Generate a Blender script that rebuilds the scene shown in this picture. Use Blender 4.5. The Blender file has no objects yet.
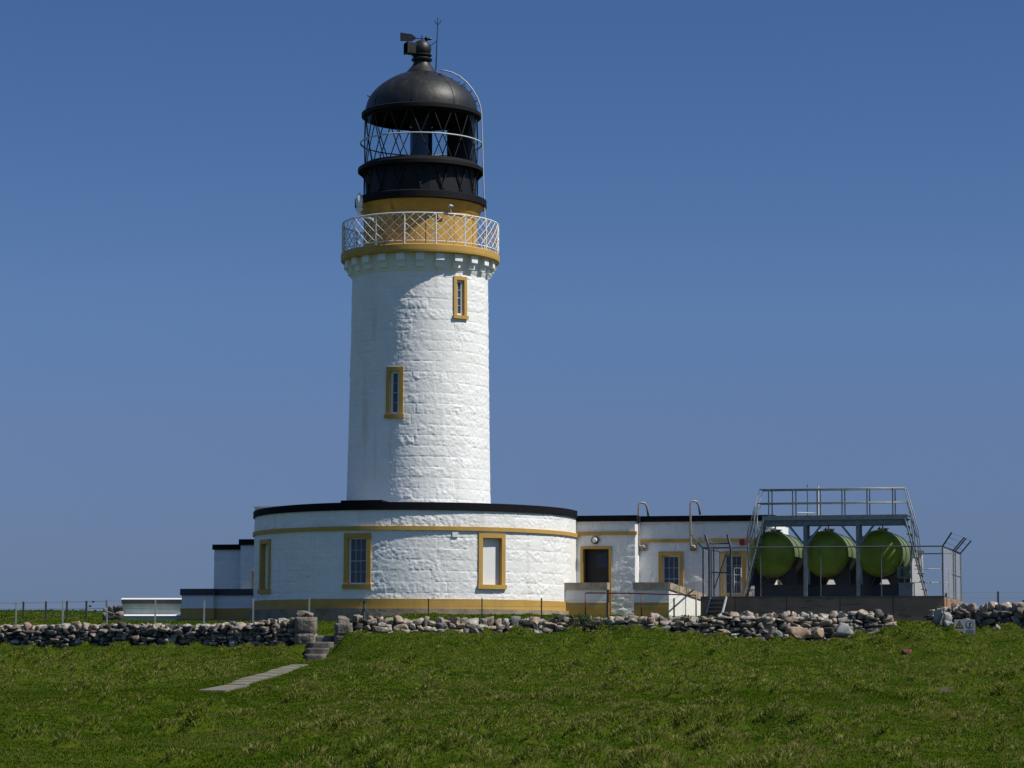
import bpy, math, random
import numpy as np
from mathutils import Vector, Matrix
random.seed(7); rng = np.random.default_rng(7)
C = bpy.context.scene.collection
R = math.radians
# ------------------------------------------------------------------ camera
F = 2650.0; PITCH = R(5.95); ROLL = R(0.2)
cam_d = bpy.data.cameras.new('camera'); cam = bpy.data.objects.new('camera', cam_d); C.objects.link(cam)
cam_d.sensor_width = 36; cam_d.lens = F/1024*36; cam_d.clip_start = 0.5; cam_d.clip_end = 60000
CM = Matrix.Rotation(math.pi/2+PITCH, 3, 'X') @ Matrix.Rotation(ROLL, 3, 'Z')
cam.matrix_world = CM.to_4x4()
bpy.context.scene.camera = cam
# ------------------------------------------------------------------ sky, sun, exposure
SUN_EL = R(52); SUN_AZ = (0.951, -0.309)
world = bpy.data.worlds.new("World"); bpy.context.scene.world = world; world.use_nodes = True
wn = world.node_tree.nodes; wl = world.node_tree.links
sky = wn.new('ShaderNodeTexSky'); sky.sky_type = 'NISHITA'; sky.sun_disc = False
sky.sun_elevation = SUN_EL; sky.sun_rotation = math.atan2(SUN_AZ[0], SUN_AZ[1])
sky.altitude = 500; sky.air_density = 1.0; sky.dust_density = 0.0; sky.ozone_density = 4.0
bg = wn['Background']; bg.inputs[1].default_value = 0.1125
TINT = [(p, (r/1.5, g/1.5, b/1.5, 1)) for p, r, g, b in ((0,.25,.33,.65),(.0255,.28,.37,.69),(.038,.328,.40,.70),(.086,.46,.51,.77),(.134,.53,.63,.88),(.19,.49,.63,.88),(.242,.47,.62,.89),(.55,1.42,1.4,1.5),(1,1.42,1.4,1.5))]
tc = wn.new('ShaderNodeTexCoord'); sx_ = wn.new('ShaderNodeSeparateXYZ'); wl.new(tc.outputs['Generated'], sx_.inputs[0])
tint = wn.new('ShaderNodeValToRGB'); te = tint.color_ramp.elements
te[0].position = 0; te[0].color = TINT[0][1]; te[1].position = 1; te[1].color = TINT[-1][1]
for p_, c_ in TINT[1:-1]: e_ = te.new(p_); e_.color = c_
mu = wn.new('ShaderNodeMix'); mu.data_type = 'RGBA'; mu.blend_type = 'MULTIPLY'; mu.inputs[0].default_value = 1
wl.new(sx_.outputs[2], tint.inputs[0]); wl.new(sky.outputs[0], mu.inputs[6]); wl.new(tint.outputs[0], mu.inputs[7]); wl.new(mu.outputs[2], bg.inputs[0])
sl = bpy.data.lights.new('sun', 'SUN'); sl.energy = 5.0; sl.angle = R(0.53); sl.color = (1, .95, .86)
so = bpy.data.objects.new('sun', sl); C.objects.link(so)
sdir = Vector((SUN_AZ[0]*math.cos(SUN_EL), SUN_AZ[1]*math.cos(SUN_EL), math.sin(SUN_EL)))
so.rotation_euler = sdir.to_track_quat('Z', 'Y').to_euler(); so.location = (40, 20, 60)
sc = bpy.context.scene
sc.view_settings.view_transform = 'Standard'; sc.view_settings.look = 'None'
sc.view_settings.exposure = 0.0; sc.view_settings.gamma = 1.0; sc.view_settings.use_curve_mapping = False

# ------------------------------------------------------------------ measuring: real positions taken from sight lines
def ray(px, py): return CM @ Vector(((px-512)/F, (384-py)/F, -1))
def at(px, py, Y):
    d = ray(px, py); return d*(Y/d.y)
def zz(py, Y, px=419): return at(px, py, Y).z
def proj(p):
    q = CM.transposed() @ Vector(p); return 512+F*q.x/-q.z, 384-F*q.y/-q.z
TH = R(15.0)
U = Vector((math.cos(TH), -math.sin(TH), 0)); V = Vector((math.sin(TH), math.cos(TH), 0))
TY = 98.0; TX = at(418.6, 502, TY).x
T = Vector((TX, TY, 0))
def loc(u, v, z): return T + U*u + V*v + Vector((0, 0, z))
def hitv(px, py, v):
    d = ray(px, py); t = (T.dot(V)+v)/d.dot(V); p = d*t
    return (p-T).dot(U), p.z

# ------------------------------------------------------------------ noise in numpy
def h2(i, j, s=0):
    n = (i.astype(np.int64)*374761393 + j.astype(np.int64)*668265263 + s*2147483647+s*97) & 0xffffffff
    n = ((n ^ (n >> 13))*1274126177) & 0xffffffff
    n = ((n ^ (n >> 16))*2246822519) & 0xffffffff
    return ((n ^ (n >> 15)) & 0xffff)/65535.0
def vn(x, y, s=0):
    x = np.asarray(x, float); y = np.asarray(y, float)
    i = np.floor(x); j = np.floor(y); a = x-i; b = y-j
    a = a*a*(3-2*a); b = b*b*(3-2*b)
    return (h2(i,j,s)*(1-a)+h2(i+1,j,s)*a)*(1-b)+(h2(i,j+1,s)*(1-a)+h2(i+1,j+1,s)*a)*b
def fbm(x, y, s=0, o=3):
    r = 0; a = 1; t = 0
    for k in range(o): r = r+a*(vn(x*2**k, y*2**k, s+k*11)-.5); t += a; a *= .5
    return r/t*2
def sst(t): t = np.clip(t, 0, 1); return t*t*(3-2*t)

# ------------------------------------------------------------------ materials
def mat(name, col, rough=.6, metal=0, var=0.0, vscale=3.0, bump=0.0, bscale=20.0, col2=None, stain=None, spec=.5, island=0.0):
    m = bpy.data.materials.new(name); m.use_nodes = True
    nt = m.node_tree; N = nt.nodes; L = nt.links; b = N['Principled BSDF']
    b.inputs['Roughness'].default_value = rough; b.inputs['Metallic'].default_value = metal
    b.inputs['Specular IOR Level'].default_value = spec
    geo = N.new('ShaderNodeNewGeometry'); src = None
    def noise(scale, det=4, stretch=None):
        n = N.new('ShaderNodeTexNoise'); n.inputs['Scale'].default_value = scale; n.inputs['Detail'].default_value = det
        if stretch:
            mp = N.new('ShaderNodeMapping'); mp.inputs['Scale'].default_value = stretch
            L.new(geo.outputs['Position'], mp.inputs[0]); L.new(mp.outputs[0], n.inputs[0])
        else: L.new(geo.outputs['Position'], n.inputs[0])
        return n
    def mix(fac, a, bb):
        x = N.new('ShaderNodeMix'); x.data_type = 'RGBA'
        L.new(fac, x.inputs[0])
        for k, q in ((6, a), (7, bb)):
            if isinstance(q, tuple): x.inputs[k].default_value = (*q, 1)
            else: L.new(q, x.inputs[k])
        return x.outputs[2]
    def ramp(fac, p0, p1):
        r = N.new('ShaderNodeMapRange'); r.inputs[1].default_value = p0; r.inputs[2].default_value = p1; r.clamp = True
        L.new(fac, r.inputs[0]); return r.outputs[0]
    c = tuple(col)
    if var > 0 or col2:
        c2 = col2 if col2 else tuple(max(0, k*(1-var)) for k in col)
        c = mix(ramp(noise(vscale).outputs[0], .38, .66), c, c2)
    if stain:
        c = mix(ramp(noise(stain[1], 6, stain[2]).outputs[0], stain[3], stain[3]+.18), c, stain[0])
    if island:
        rr = N.new('ShaderNodeMapRange'); rr.inputs[3].default_value = 1-island; rr.inputs[4].default_value = 1+island
        L.new(geo.outputs['Random Per Island'], rr.inputs[0])
        vm = N.new('ShaderNodeVectorMath'); vm.operation = 'SCALE'
        if isinstance(c, tuple): vm.inputs[0].default_value = c
        else: L.new(c, vm.inputs[0])
        L.new(rr.outputs[0], vm.inputs['Scale']); c = vm.outputs[0]
    if isinstance(c, tuple): b.inputs['Base Color'].default_value = (*c, 1)
    else: L.new(c, b.inputs['Base Color'])
    if bump:
        bp = N.new('ShaderNodeBump'); bp.inputs['Strength'].default_value = 1; bp.inputs['Distance'].default_value = bump
        L.new(noise(bscale, 5).outputs[0], bp.inputs['Height']); L.new(bp.outputs[0], b.inputs['Normal'])
    return m
def island_mat(name, stops, rough=.85, bump=.01, bscale=25, lichen=None, hue_noise=None):
    m = mat(name, (.5,.5,.5), rough, bump=bump, bscale=bscale, spec=.3)
    nt = m.node_tree; N = nt.nodes; L = nt.links; b = N['Principled BSDF']
    geo = [n for n in N if n.type == 'NEW_GEOMETRY'][0]
    cr = N.new('ShaderNodeValToRGB'); cr.color_ramp.interpolation = 'LINEAR'
    el = cr.color_ramp.elements
    while len(el) > 1: el.remove(el[-1])
    el[0].position = stops[0][0]; el[0].color = (*stops[0][1], 1)
    for p, c in stops[1:]:
        e = el.new(p); e.color = (*c, 1)
    L.new(geo.outputs['Random Per Island'], cr.inputs[0])
    out = cr.outputs[0]
    n = N.new('ShaderNodeTexNoise'); n.inputs['Scale'].default_value = 9; n.inputs['Detail'].default_value = 6
    L.new(geo.outputs['Position'], n.inputs[0])
    r = N.new('ShaderNodeMapRange'); r.inputs[1].default_value = .35; r.inputs[2].default_value = .7; r.inputs[3].default_value = .65; r.inputs[4].default_value = 1.25
    L.new(n.outputs[0], r.inputs[0])
    vm = N.new('ShaderNodeVectorMath'); vm.operation = 'SCALE'; L.new(out, vm.inputs[0]); L.new(r.outputs[0], vm.inputs['Scale']); out = vm.outputs[0]
    if lichen:
        n2 = N.new('ShaderNodeTexNoise'); n2.inputs['Scale'].default_value = 5; n2.inputs['Detail'].default_value = 7
        L.new(geo.outputs['Position'], n2.inputs[0])
        r2 = N.new('ShaderNodeMapRange'); r2.inputs[1].default_value = .56; r2.inputs[2].default_value = .66; L.new(n2.outputs[0], r2.inputs[0])
        x = N.new('ShaderNodeMix'); x.data_type = 'RGBA'; L.new(r2.outputs[0], x.inputs[0]); L.new(out, x.inputs[6]); x.inputs[7].default_value = (*lichen, 1); out = x.outputs[2]
    L.new(out, b.inputs['Base Color'])
    return m
M = {}
M['white'] = mat('white_masonry_paint', (.84,.84,.81), .55, var=.07, vscale=1.2, bump=.006, bscale=30,
                 stain=((.66,.64,.56), 2.0, (1.4,1.4,.14), .60), spec=.35)
M['whitesmooth'] = mat('white_paint', (.78,.78,.76), .5, var=.06, vscale=3)
M['ochre'] = mat('ochre_masonry_paint', (.50,.31,.075), .6, var=.12, vscale=2.5, bump=.004, bscale=30, stain=((.34,.22,.08), 3, (1,1,.4), .66), spec=.3)
M['ochredrum'] = mat('ochre_drum_paint', (.50,.30,.06), .5, var=.22, vscale=2.0, bump=.003, bscale=14, stain=((.16,.10,.04), 2.4, (1.2,1.2,.25), .60), spec=.4)
M['black'] = mat('black_bitumen', (.007,.007,.009), .8, var=.3, vscale=4, bump=.003, spec=.15)
M['blackmatt'] = mat('matt_black_iron', (.006,.006,.007), .7, var=.3, vscale=4, spec=.2)
M['blackgloss'] = mat('black_lantern_paint', (.011,.011,.011), .5, var=.4, vscale=3, bump=.01, bscale=5, stain=((.030,.029,.025), 3, (1,1,.4), .55), spec=.45)
M['blackpanel'] = mat('black_iron_panel', (.008,.009,.011), .6, spec=.3, var=.3, vscale=3)
M['interior'] = mat('dark_lantern_lining', (.025,.03,.034), .7)
M['bar'] = mat('dark_glazing_bar', (.009,.009,.010), .55, spec=.3)
M['rail'] = mat('white_rail_paint', (.74,.75,.73), .5, var=.1, vscale=6, stain=((.30,.16,.07), 7, None, .64))
M['railgrey'] = mat('pale_grey_pipe_paint', (.5,.52,.52), .45, var=.15, vscale=6)
M['galv'] = mat('galvanised_steel', (.23,.26,.265), .5, metal=.15, var=.3, vscale=8)
M['galvdark'] = mat('weathered_galvanised_steel', (.10,.115,.125), .55, metal=.3, var=.3, vscale=8)
M['pipe'] = mat('weathered_vent_pipe', (.28,.26,.22), .5, metal=.2, var=.3, vscale=8)
M['green'] = mat('green_tank_paint', (.24,.31,.02), .5, var=.3, vscale=2.2, stain=((.07,.09,.03), 3, (1,1,.3), .6), spec=.4)
M['greenside'] = mat('chalky_green_tank_paint', (.135,.175,.07), .6, var=.25, vscale=3, stain=((.07,.09,.05), 4, (1,1,.4), .58), spec=.3)
M['greendull'] = mat('dull_green_paint', (.12,.17,.09), .5, var=.2, vscale=3)
M['strap'] = mat('dark_tank_strap', (.02,.03,.035), .5)
M['skid'] = mat('dark_steel_skid', (.02,.026,.03), .6, var=.3)
M['concrete'] = mat('weathered_concrete', (.34,.21,.135), .85, col2=(.25,.16,.11), vscale=1.5, bump=.01, bscale=12, stain=((.10,.085,.07), 1.6, (1,1,5), .58), spec=.2)
M['capstone'] = mat('grey_cope_stone', (.42,.35,.26), .85, var=.35, vscale=3, bump=.01, bscale=14, spec=.2)
M['cap_dark'] = mat('dark_painted_coping', (.045,.052,.06), .6, var=.25)
M['lowwall'] = mat('shade_toned_white_wall', (.50,.56,.50), .8, var=.15)  # white wall with its shade put into the colour
M['cap_grey'] = mat('grey_weathered_coping', (.16,.18,.16), .7, var=.3)
M['stonebase'] = mat('grey_stone_footing', (.34,.28,.20), .9, var=.4, vscale=2, bump=.015, bscale=10, spec=.2)
M['stepstone'] = mat('dark_step_stone', (.17,.155,.14), .9, var=.45, vscale=4, bump=.01, bscale=14, spec=.2)
M['slab'] = mat('pale_paving_slab', (.19,.175,.135), .9, col2=(.12,.115,.075), vscale=3, bump=.01, bscale=14, spec=.2)
M['red'] = mat('oxide_red_paint', (.11,.022,.018), .5, var=.3, vscale=8)
M['redbright'] = mat('red_box_paint', (.22,.014,.012), .5)
M['post'] = mat('pale_concrete_post', (.28,.30,.30), .7, var=.2)
M['postdark'] = mat('dark_timber_post', (.06,.055,.055), .8, var=.3)
M['iron'] = mat('dark_iron', (.03,.026,.026), .6, var=.3)
M['wire'] = mat('fence_wire', (.16,.17,.18), .5, metal=.4)
M['glassdark'] = mat('window_pane_dark', (.015,.02,.03), .12, spec=.7)
M['bluepane'] = mat('window_pane_blue', (.045,.07,.10), .2, spec=.6)
M['dooropen'] = mat('near_black_doorway', (.006,.006,.007), .6)  # near-black fill of the doorway recess
M['lamp'] = mat('lamp_lens', (.75,.75,.72), .2)
M['lensglass'] = mat('optic_blue_glass', (.02,.035,.055), .15, spec=.8)
M['signwhite'] = mat('sign_white', (.26,.31,.34), .6, var=.2); M['signyellow'] = mat('sign_yellow', (.24,.145,.02), .6)
M['signblack'] = mat('sign_black', (.02,.02,.02), .5); M['signblue'] = mat('sign_purple_blue', (.09,.085,.14), .6)
M['sea'] = mat('sea_water', (.01,.03,.05), .15)
M['feather'] = mat('dark_feathers', (.02,.02,.02), .8)
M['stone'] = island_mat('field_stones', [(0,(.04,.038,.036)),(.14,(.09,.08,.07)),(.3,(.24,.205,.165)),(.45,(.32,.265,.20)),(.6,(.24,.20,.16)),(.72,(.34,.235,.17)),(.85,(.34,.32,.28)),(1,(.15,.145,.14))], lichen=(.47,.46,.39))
M['stonedark'] = island_mat('shade_darkened_field_stones', [(0,(.03,.028,.028)),(.25,(.08,.075,.07)),(.5,(.20,.165,.13)),(.7,(.27,.205,.155)),(.85,(.29,.27,.24)),(1,(.09,.088,.085))], lichen=(.38,.37,.31))  # darker copy of the field stones, shade of the wall faces put into the colour
M['pillar'] = mat('lichened_pillar_stone', (.22,.195,.155), .9, col2=(.12,.11,.09), vscale=5, bump=.05, bscale=12, spec=.2)
M['mortar'] = mat('earth_core', (.05,.045,.035), .95)
M['pinkstone'] = mat('pink_granite', (.40,.28,.20), .85, var=.3, vscale=5, bump=.02, bscale=8, spec=.2)
M['greystone'] = mat('grey_boulder', (.30,.31,.30), .85, var=.4, vscale=5, bump=.02, bscale=8, spec=.2)
# chrome free glass
g = bpy.data.materials.new('lantern_glass'); g.use_nodes = True; gn = g.node_tree.nodes; gl = g.node_tree.links
for n in list(gn):
    if n.type != 'OUTPUT_MATERIAL': gn.remove(n)
tr = gn.new('ShaderNodeBsdfTransparent'); tr.inputs[0].default_value = (.90,.93,.94,1)
gs = gn.new('ShaderNodeBsdfGlossy'); gs.inputs['Roughness'].default_value = .03
fr = gn.new('ShaderNodeMapRange'); lw_ = gn.new('ShaderNodeLayerWeight'); lw_.inputs[0].default_value = .3; gl.new(lw_.outputs['Facing'], fr.inputs[0]); fr.inputs[1].default_value = .3; fr.inputs[4].default_value = .35
mx = gn.new('ShaderNodeMixShader'); gl.new(fr.outputs[0], mx.inputs[0]); gl.new(tr.outputs[0], mx.inputs[1]); gl.new(gs.outputs[0], mx.inputs[2])
gl.new(mx.outputs[0], [n for n in gn if n.type == 'OUTPUT_MATERIAL'][0].inputs[0]); M['glass'] = g

# ------------------------------------------------------------------ mesh building
ORG = {}
class MB:
    def __init__(s): s.v = []; s.f = []; s.n = 0
    def add(s, vs, fs):
        s.v += [tuple(p) for p in vs]; s.f += [tuple(i+s.n for i in f) for f in fs]; s.n += len(vs); return s
    def hexa(s, p): # 8 points: bottom 4 ccw, top 4 ccw
        return s.add(p, [(3,2,1,0),(4,5,6,7),(0,1,5,4),(1,2,6,5),(2,3,7,6),(3,0,4,7)])
    def ubox(s, u0, u1, v0, v1, z0, z1):
        return s.hexa([loc(u0,v0,z0),loc(u1,v0,z0),loc(u1,v1,z0),loc(u0,v1,z0),loc(u0,v0,z1),loc(u1,v0,z1),loc(u1,v1,z1),loc(u0,v1,z1)])
    def box(s, x0, x1, y0, y1, z0, z1):
        return s.hexa([(x0,y0,z0),(x1,y0,z0),(x1,y1,z0),(x0,y1,z0),(x0,y0,z1),(x1,y0,z1),(x1,y1,z1),(x0,y1,z1)])
    def bar(s, a, b, w, d, up=None):
        a = Vector(a); b = Vector(b); t = (b-a).normalized()
        up = Vector(up) if up else (Vector((0,0,1)) if abs(t.z) < .95 else V)
        x = t.cross(up).normalized(); y = x.cross(t).normalized()
        P = []
        for c in (a, b):
            for sx, sy in ((-1,-1),(1,-1),(1,1),(-1,1)): P.append(c+x*(sx*w/2)+y*(sy*d/2))
        return s.hexa(P)
    def tube(s, pts, r, n=8, closed=False):
        pts = [Vector(p) for p in pts]; m = len(pts); rings = []
        rs = r if isinstance(r, (list, tuple)) else [r]*m
        px = None
        for i, p in enumerate(pts):
            if closed: t = pts[(i+1) % m]-pts[i-1]
            else: t = pts[min(i+1, m-1)]-pts[max(i-1, 0)]
            t.normalize()
            if px is None: px = t.cross(Vector((0,0,1)) if abs(t.z) < .9 else Vector((1,0,0))).normalized()
            x = (px-t*px.dot(t)).normalized(); px = x; y = t.cross(x)
            rings.append([p+x*(rs[i]*math.cos(2*math.pi*k/n))+y*(rs[i]*math.sin(2*math.pi*k/n)) for k in range(n)])
        vs = [q for rg in rings for q in rg]; fs = []
        for i in range(m if closed else m-1):
            a = i*n; b = ((i+1) % m)*n
            for k in range(n): fs.append((a+k, a+(k+1) % n, b+(k+1) % n, b+k))
        if not closed: fs += [tuple(range(n))[::-1], tuple((m-1)*n+k for k in range(n))]
        return s.add(vs, fs)
    def lathe(s, c, prof, n=96, a0=None, a1=None, close=False):
        # angle 0 faces the viewer side (-Y), positive to +X
        full = a0 is None
        m = n if full else n+1; a0 = 0 if full else a0; a1 = 2*math.pi if full else a1
        vs = []; fs = []; k = len(prof)
        for i in range(m):
            a = a0+(a1-a0)*i/n
            for r, z in prof: vs.append((c[0]+r*math.sin(a), c[1]-r*math.cos(a), c[2]+z))
        for i in range(n):
            a = i*k; b = ((i+1) % m)*k
            for j in range(k if close else k-1):
                j2 = (j+1) % k; fs.append((a+j, b+j, b+j2, a+j2))
        if close and not full: fs += [tuple(range(k)), tuple(n*k+j for j in range(k))[::-1]]
        return s.add(vs, fs)
    def mbox(s, mp, s0, s1, z0, z1, d0, d1, n=1):
        vs = []; fs = []
        for i in range(n+1):
            q = s0+(s1-s0)*i/n
            vs += [mp(q,z0,d0), mp(q,z0,d1), mp(q,z1,d1), mp(q,z1,d0)]
        for i in range(n):
            a = i*4; b = a+4
            for j in range(4): fs.append((a+j, b+j, b+(j+1) % 4, a+(j+1) % 4))
        fs += [(0,1,2,3), tuple(n*4+j for j in (3,2,1,0))]
        return s.add(vs, fs)
    def sphere(s, c, r, n=20, sc=(1,1,1)):
        return s.lathe2(c, [(r*math.sin(math.pi*k/n), -r*math.cos(math.pi*k/n)) for k in range(n+1)], sc)
    def lathe2(s, c, prof, sc=(1,1,1), n=24):
        st = s.n; s.lathe((0,0,0), prof, n)
        for i in range(st, s.n):
            p = s.v[i]; s.v[i] = (c[0]+p[0]*sc[0], c[1]+p[1]*sc[1], c[2]+p[2]*sc[2])
        return s
    def build(s, name, m, parent=None, org=None, smooth=False, auto=None):
        o0 = Vector(org) if org is not None else (ORG.get(parent.name, Vector((0,0,0))) if parent else Vector((0,0,0)))
        me = bpy.data.meshes.new(name)
        me.from_pydata([tuple(Vector(p)-o0) for p in s.v], [], s.f); me.update()
        import bmesh
        if s.n < 40000:
            bm = bmesh.new(); bm.from_mesh(me); bmesh.ops.recalc_face_normals(bm, faces=bm.faces); bm.to_mesh(me); bm.free()
        me.materials.append(m)
        o = bpy.data.objects.new(name, me); C.objects.link(o)
        if parent: o.parent = parent; ORG[o.name] = o0
        else: o.location = o0; ORG[o.name] = o0
        if smooth:
            me.polygons.foreach_set('use_smooth', [True]*len(me.polygons))
            if auto: me.set_sharp_from_angle(angle=R(auto))
        return o
def tag(o, label=None, cat=None, group=None, kind=None):
    if label: o['label'] = label
    if cat: o['category'] = cat; o['kind'] = 'thing'
    if group: o['group'] = group
    if kind: o['kind'] = kind
    return o
def thing(name, pos, label, cat, group=None):
    o = bpy.data.objects.new(name, None); C.objects.link(o); o.location = pos; o.empty_display_size = .3
    ORG[o.name] = Vector(pos); return tag(o, label, cat, group)
def npmesh(name, Vt, Fc, m, parent=None, org=(0,0,0), smooth=False):
    me = bpy.data.meshes.new(name); k = Fc.shape[1]
    me.vertices.add(len(Vt)); me.vertices.foreach_set('co', (Vt-np.array(org)).astype(np.float32).ravel())
    me.loops.add(Fc.size); me.loops.foreach_set('vertex_index', Fc.astype(np.int32).ravel())
    me.polygons.add(len(Fc)); me.polygons.foreach_set('loop_start', np.arange(0, Fc.size, k, dtype=np.int32))
    me.update(calc_edges=True); me.validate()
    if smooth: me.polygons.foreach_set('use_smooth', np.ones(len(Fc), bool))
    me.materials.append(m); o = bpy.data.objects.new(name, me); C.objects.link(o)
    if parent: o.parent = parent; ORG[o.name] = Vector(org)
    else: o.location = org; ORG[o.name] = Vector(org)
    return o

# ------------------------------------------------------------------ rough painted masonry as real relief
def masonry(s, z, seed=0, ch=.385, bl=.95, amp=.013, joint=.011):
    z = z+.02*fbm(s*.5, z*.8, seed+40, 2)
    row = np.floor(z/ch); fz = z/ch-row
    q = s/(bl*(.75+.6*h2(row, row*0, seed+2))) + h2(row, row*0, seed)*7
    k = np.floor(q)
    def bnd(kk): return kk + .7*(h2(kk, row, seed+3)-.5)
    b0 = bnd(k); b1 = bnd(k+1); lo = q < b0; hi = q > b1
    blk = np.where(lo, k-1, np.where(hi, k+1, k))
    L0 = bnd(blk); L1 = bnd(blk+1)
    dv = np.minimum(q-L0, L1-q)*bl; dz = np.minimum(fz, 1-fz)*ch
    wob = .018*fbm(s*6, z*6, seed+9, 3)
    dm = np.minimum(dv*1.3, dz)+wob
    g = 1-sst(dm/.022)
    gs = .25+1.2*sst(vn(s*1.7, z*2.3, seed+21)*1.5-.3)
    off = (h2(blk, row, seed+5)-.5)*.007
    rough = .25+1.1*h2(blk, row, seed+7)**1.5
    bulge = .006*sst(np.minimum(dv/.14, dz/.12))
    n = fbm(s*4.5, z*6.0, seed+13, 4)*amp*rough + fbm(s*11, z*13, seed+17, 4)*.0135*(.35+rough)
    n = n + .006*np.abs(fbm(s*3.1+5, z*4.2, seed+19, 3))*rough*2
    return .85*(off + bulge*rough + n) - g*joint*gs*.95
def relief(name, mp, s0, s1, z0, z1, holes, m, parent, step=.035, seed=0, **kw):
    ns = max(2, int((s1-s0)/step)); nz = max(2, int((z1-z0)/step))
    S, Z = np.meshgrid(np.linspace(s0, s1, ns+1), np.linspace(z0, z1, nz+1))
    D = masonry(S, Z, seed, **kw)
    X, Y, Zo = mp(S, Z, D)
    Vt = np.stack([X.ravel(), Y.ravel(), Zo.ravel()], 1)
    i = np.arange(ns)[None, :]+(ns+1)*np.arange(nz)[:, None]
    keep = np.ones((nz, ns), bool)
    cs = (S[:-1, :-1]+S[1:, 1:])/2; cz = (Z[:-1, :-1]+Z[1:, 1:])/2
    for a, b, c, d in holes: keep &= ~((cs > a) & (cs < b) & (cz > c) & (cz < d))
    i = i[keep]
    Fc = np.stack([i, i+1, i+ns+2, i+ns+1], 1)
    return npmesh(name, Vt, Fc, m, parent, ORG[parent.name], True)
def cylmap(rf):
    def mp(s, z, d):
        a = s; r = rf(z)+d
        if isinstance(s, np.ndarray): return T.x+r*np.sin(a/mp.r0), T.y-r*np.cos(a/mp.r0), z
        return Vector((T.x+r*math.sin(a/mp.r0), T.y-r*math.cos(a/mp.r0), z))
    return mp
def planemap(v):
    def mp(s, z, d):
        if isinstance(s, np.ndarray):
            return T.x+U.x*s+V.x*(v-d), T.y+U.y*s+V.y*(v-d), z
        return loc(s, v-d, z)
    return mp
def arc_at(mp, px, z, lo=-1.35, hi=1.35):
    a, b = lo*mp.r0, hi*mp.r0
    for _ in range(40):
        c = (a+b)/2
        if proj(mp(c, z, 0))[0] < px: a = c
        else: b = c
    return (a+b)/2
def window(mp, parent, s, w, z0, z1, border=.13, style='sash', cols=3, rows=4, sillw=.05, recess=.15, n=4, label=None, pane=None, surround_d=.045):
    sh = border*.95
    a, b = s-w/2, s+w/2
    o = MB()
    o.mbox(mp, a, a+border, z0+sh, z1, -.2, surround_d, 2); o.mbox(mp, b-border, b, z0+sh, z1, -.2, surround_d, 2)
    o.mbox(mp, a+border, b-border, z1-border, z1, -.2, surround_d, n)
    wo = o.build('window', M['ochre'], parent)
    if label: wo['label'] = label
    MB().mbox(mp, a-sillw, b+sillw, z0, z0+sh, -.2, surround_d+.05, n+2).build('sill', M['ochre'], wo)
    ia, ib, iz0, iz1 = a+border, b-border, z0+sh, z1-border
    if style == 'blind':
        MB().mbox(mp, ia, ib, iz0, iz1, -recess-.03, -recess, n).build('blind_panel', M['whitesmooth'], wo)
    else:
        fw = .055 if style == 'sash' else .085
        fr = MB()
        fr.mbox(mp, ia, ia+fw, iz0, iz1, -recess, -recess+.06); fr.mbox(mp, ib-fw, ib, iz0, iz1, -recess, -recess+.06)
        fr.mbox(mp, ia+fw, ib-fw, iz0, iz0+fw, -recess, -recess+.06, n); fr.mbox(mp, ia+fw, ib-fw, iz1-fw, iz1, -recess, -recess+.06, n)
        pa = MB().mbox(mp, ia, ib, iz0, iz1, -recess-.02, -recess+.01, n).build('pane', pane or M['bluepane'], wo)
        br = fr; gw = .009
        for k in range(1, cols):
            q = ia+fw+(ib-ia-2*fw)*k/cols; br.mbox(mp, q-gw/2, q+gw/2, iz0+fw, iz1-fw, -recess+.012, -recess+.035)
        for k in range(1, rows):
            q = iz0+fw+(iz1-iz0-2*fw)*k/rows; g2 = gw*(1.8 if k == rows//2 else 1); br.mbox(mp, ia+fw, ib-fw, q-g2/2, q+g2/2, -recess+.014, -recess+.037, n)
        fr.build('sash_frame', M['whitesmooth'], wo)
    return (a+.03, b-.03, z0+.03, z1-.03)
M['barwin'] = mat('grey_glazing_bar', (.16,.19,.24), .5)

# ================================================================== TERRAIN
GZ = 1.6
def X(px, Y): return at(px, 600, Y).x
WL = [(-60,104),(X(0,88),88.3),(X(318,84.4),84.4),(X(335,84.4),84.4),(X(600,86.6),86.6),(X(705,86.4),86.4),(X(888,86.2),86.2),(X(932,88.0),88.0),(X(1024,86.4),86.4),(60,82)]
def Yw(x): return np.interp(x, [p[0] for p in WL], [p[1] for p in WL])
BP = [(-100,.38),(0,.38),(200,.36),(290,.40),(300,.42),(338,.52),(352,.78),(420,.83),(540,.88),(590,.93),(650,.93),(705,.74),(760,.60),(820,.60),(870,.76),(895,1.15),(940,1.1),(1024,1.05),(1200,1.0)]
BX = [(X(p, 85), z) for p, z in BP]
GX0, GX1 = X(303, 84), X(334, 84)
def hum(x, Y):   # little grass hummocks scattered over the field
    r = 0
    for cs_, sd in ((.62, 71), (1.05, 83)):
        i0 = np.floor(x/cs_); j0 = np.floor(Y/(cs_*1.2))
        for di in (-1, 0, 1):
            for dj in (-1, 0, 1):
                i = i0+di; j = j0+dj
                cx = (i+.5+.8*(h2(i,j,sd)-.5))*cs_; cy = (j+.5+.8*(h2(i,j,sd+1)-.5))*cs_*1.2
                rad = cs_*(.15+.20*h2(i,j,sd+2)); on = h2(i,j,sd+3)*.6+vn(cx*.25, cy*.15, 55)*.5 > .62
                d = np.hypot((x-cx), (Y-cy)/1.3)/rad
                r = np.maximum(r, np.where(on, (.4+.6*h2(i,j,sd+4))*cs_*np.clip(1-d*d, 0, 1), 0))
    return r*(1-pathmask(x, Y))
def pathmask(x, Y):   # the trodden strip down the field stays flat
    return sst((1.3-np.abs(x+5.7))/.6)*(Y < 82.5)*(Y > 44)
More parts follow.
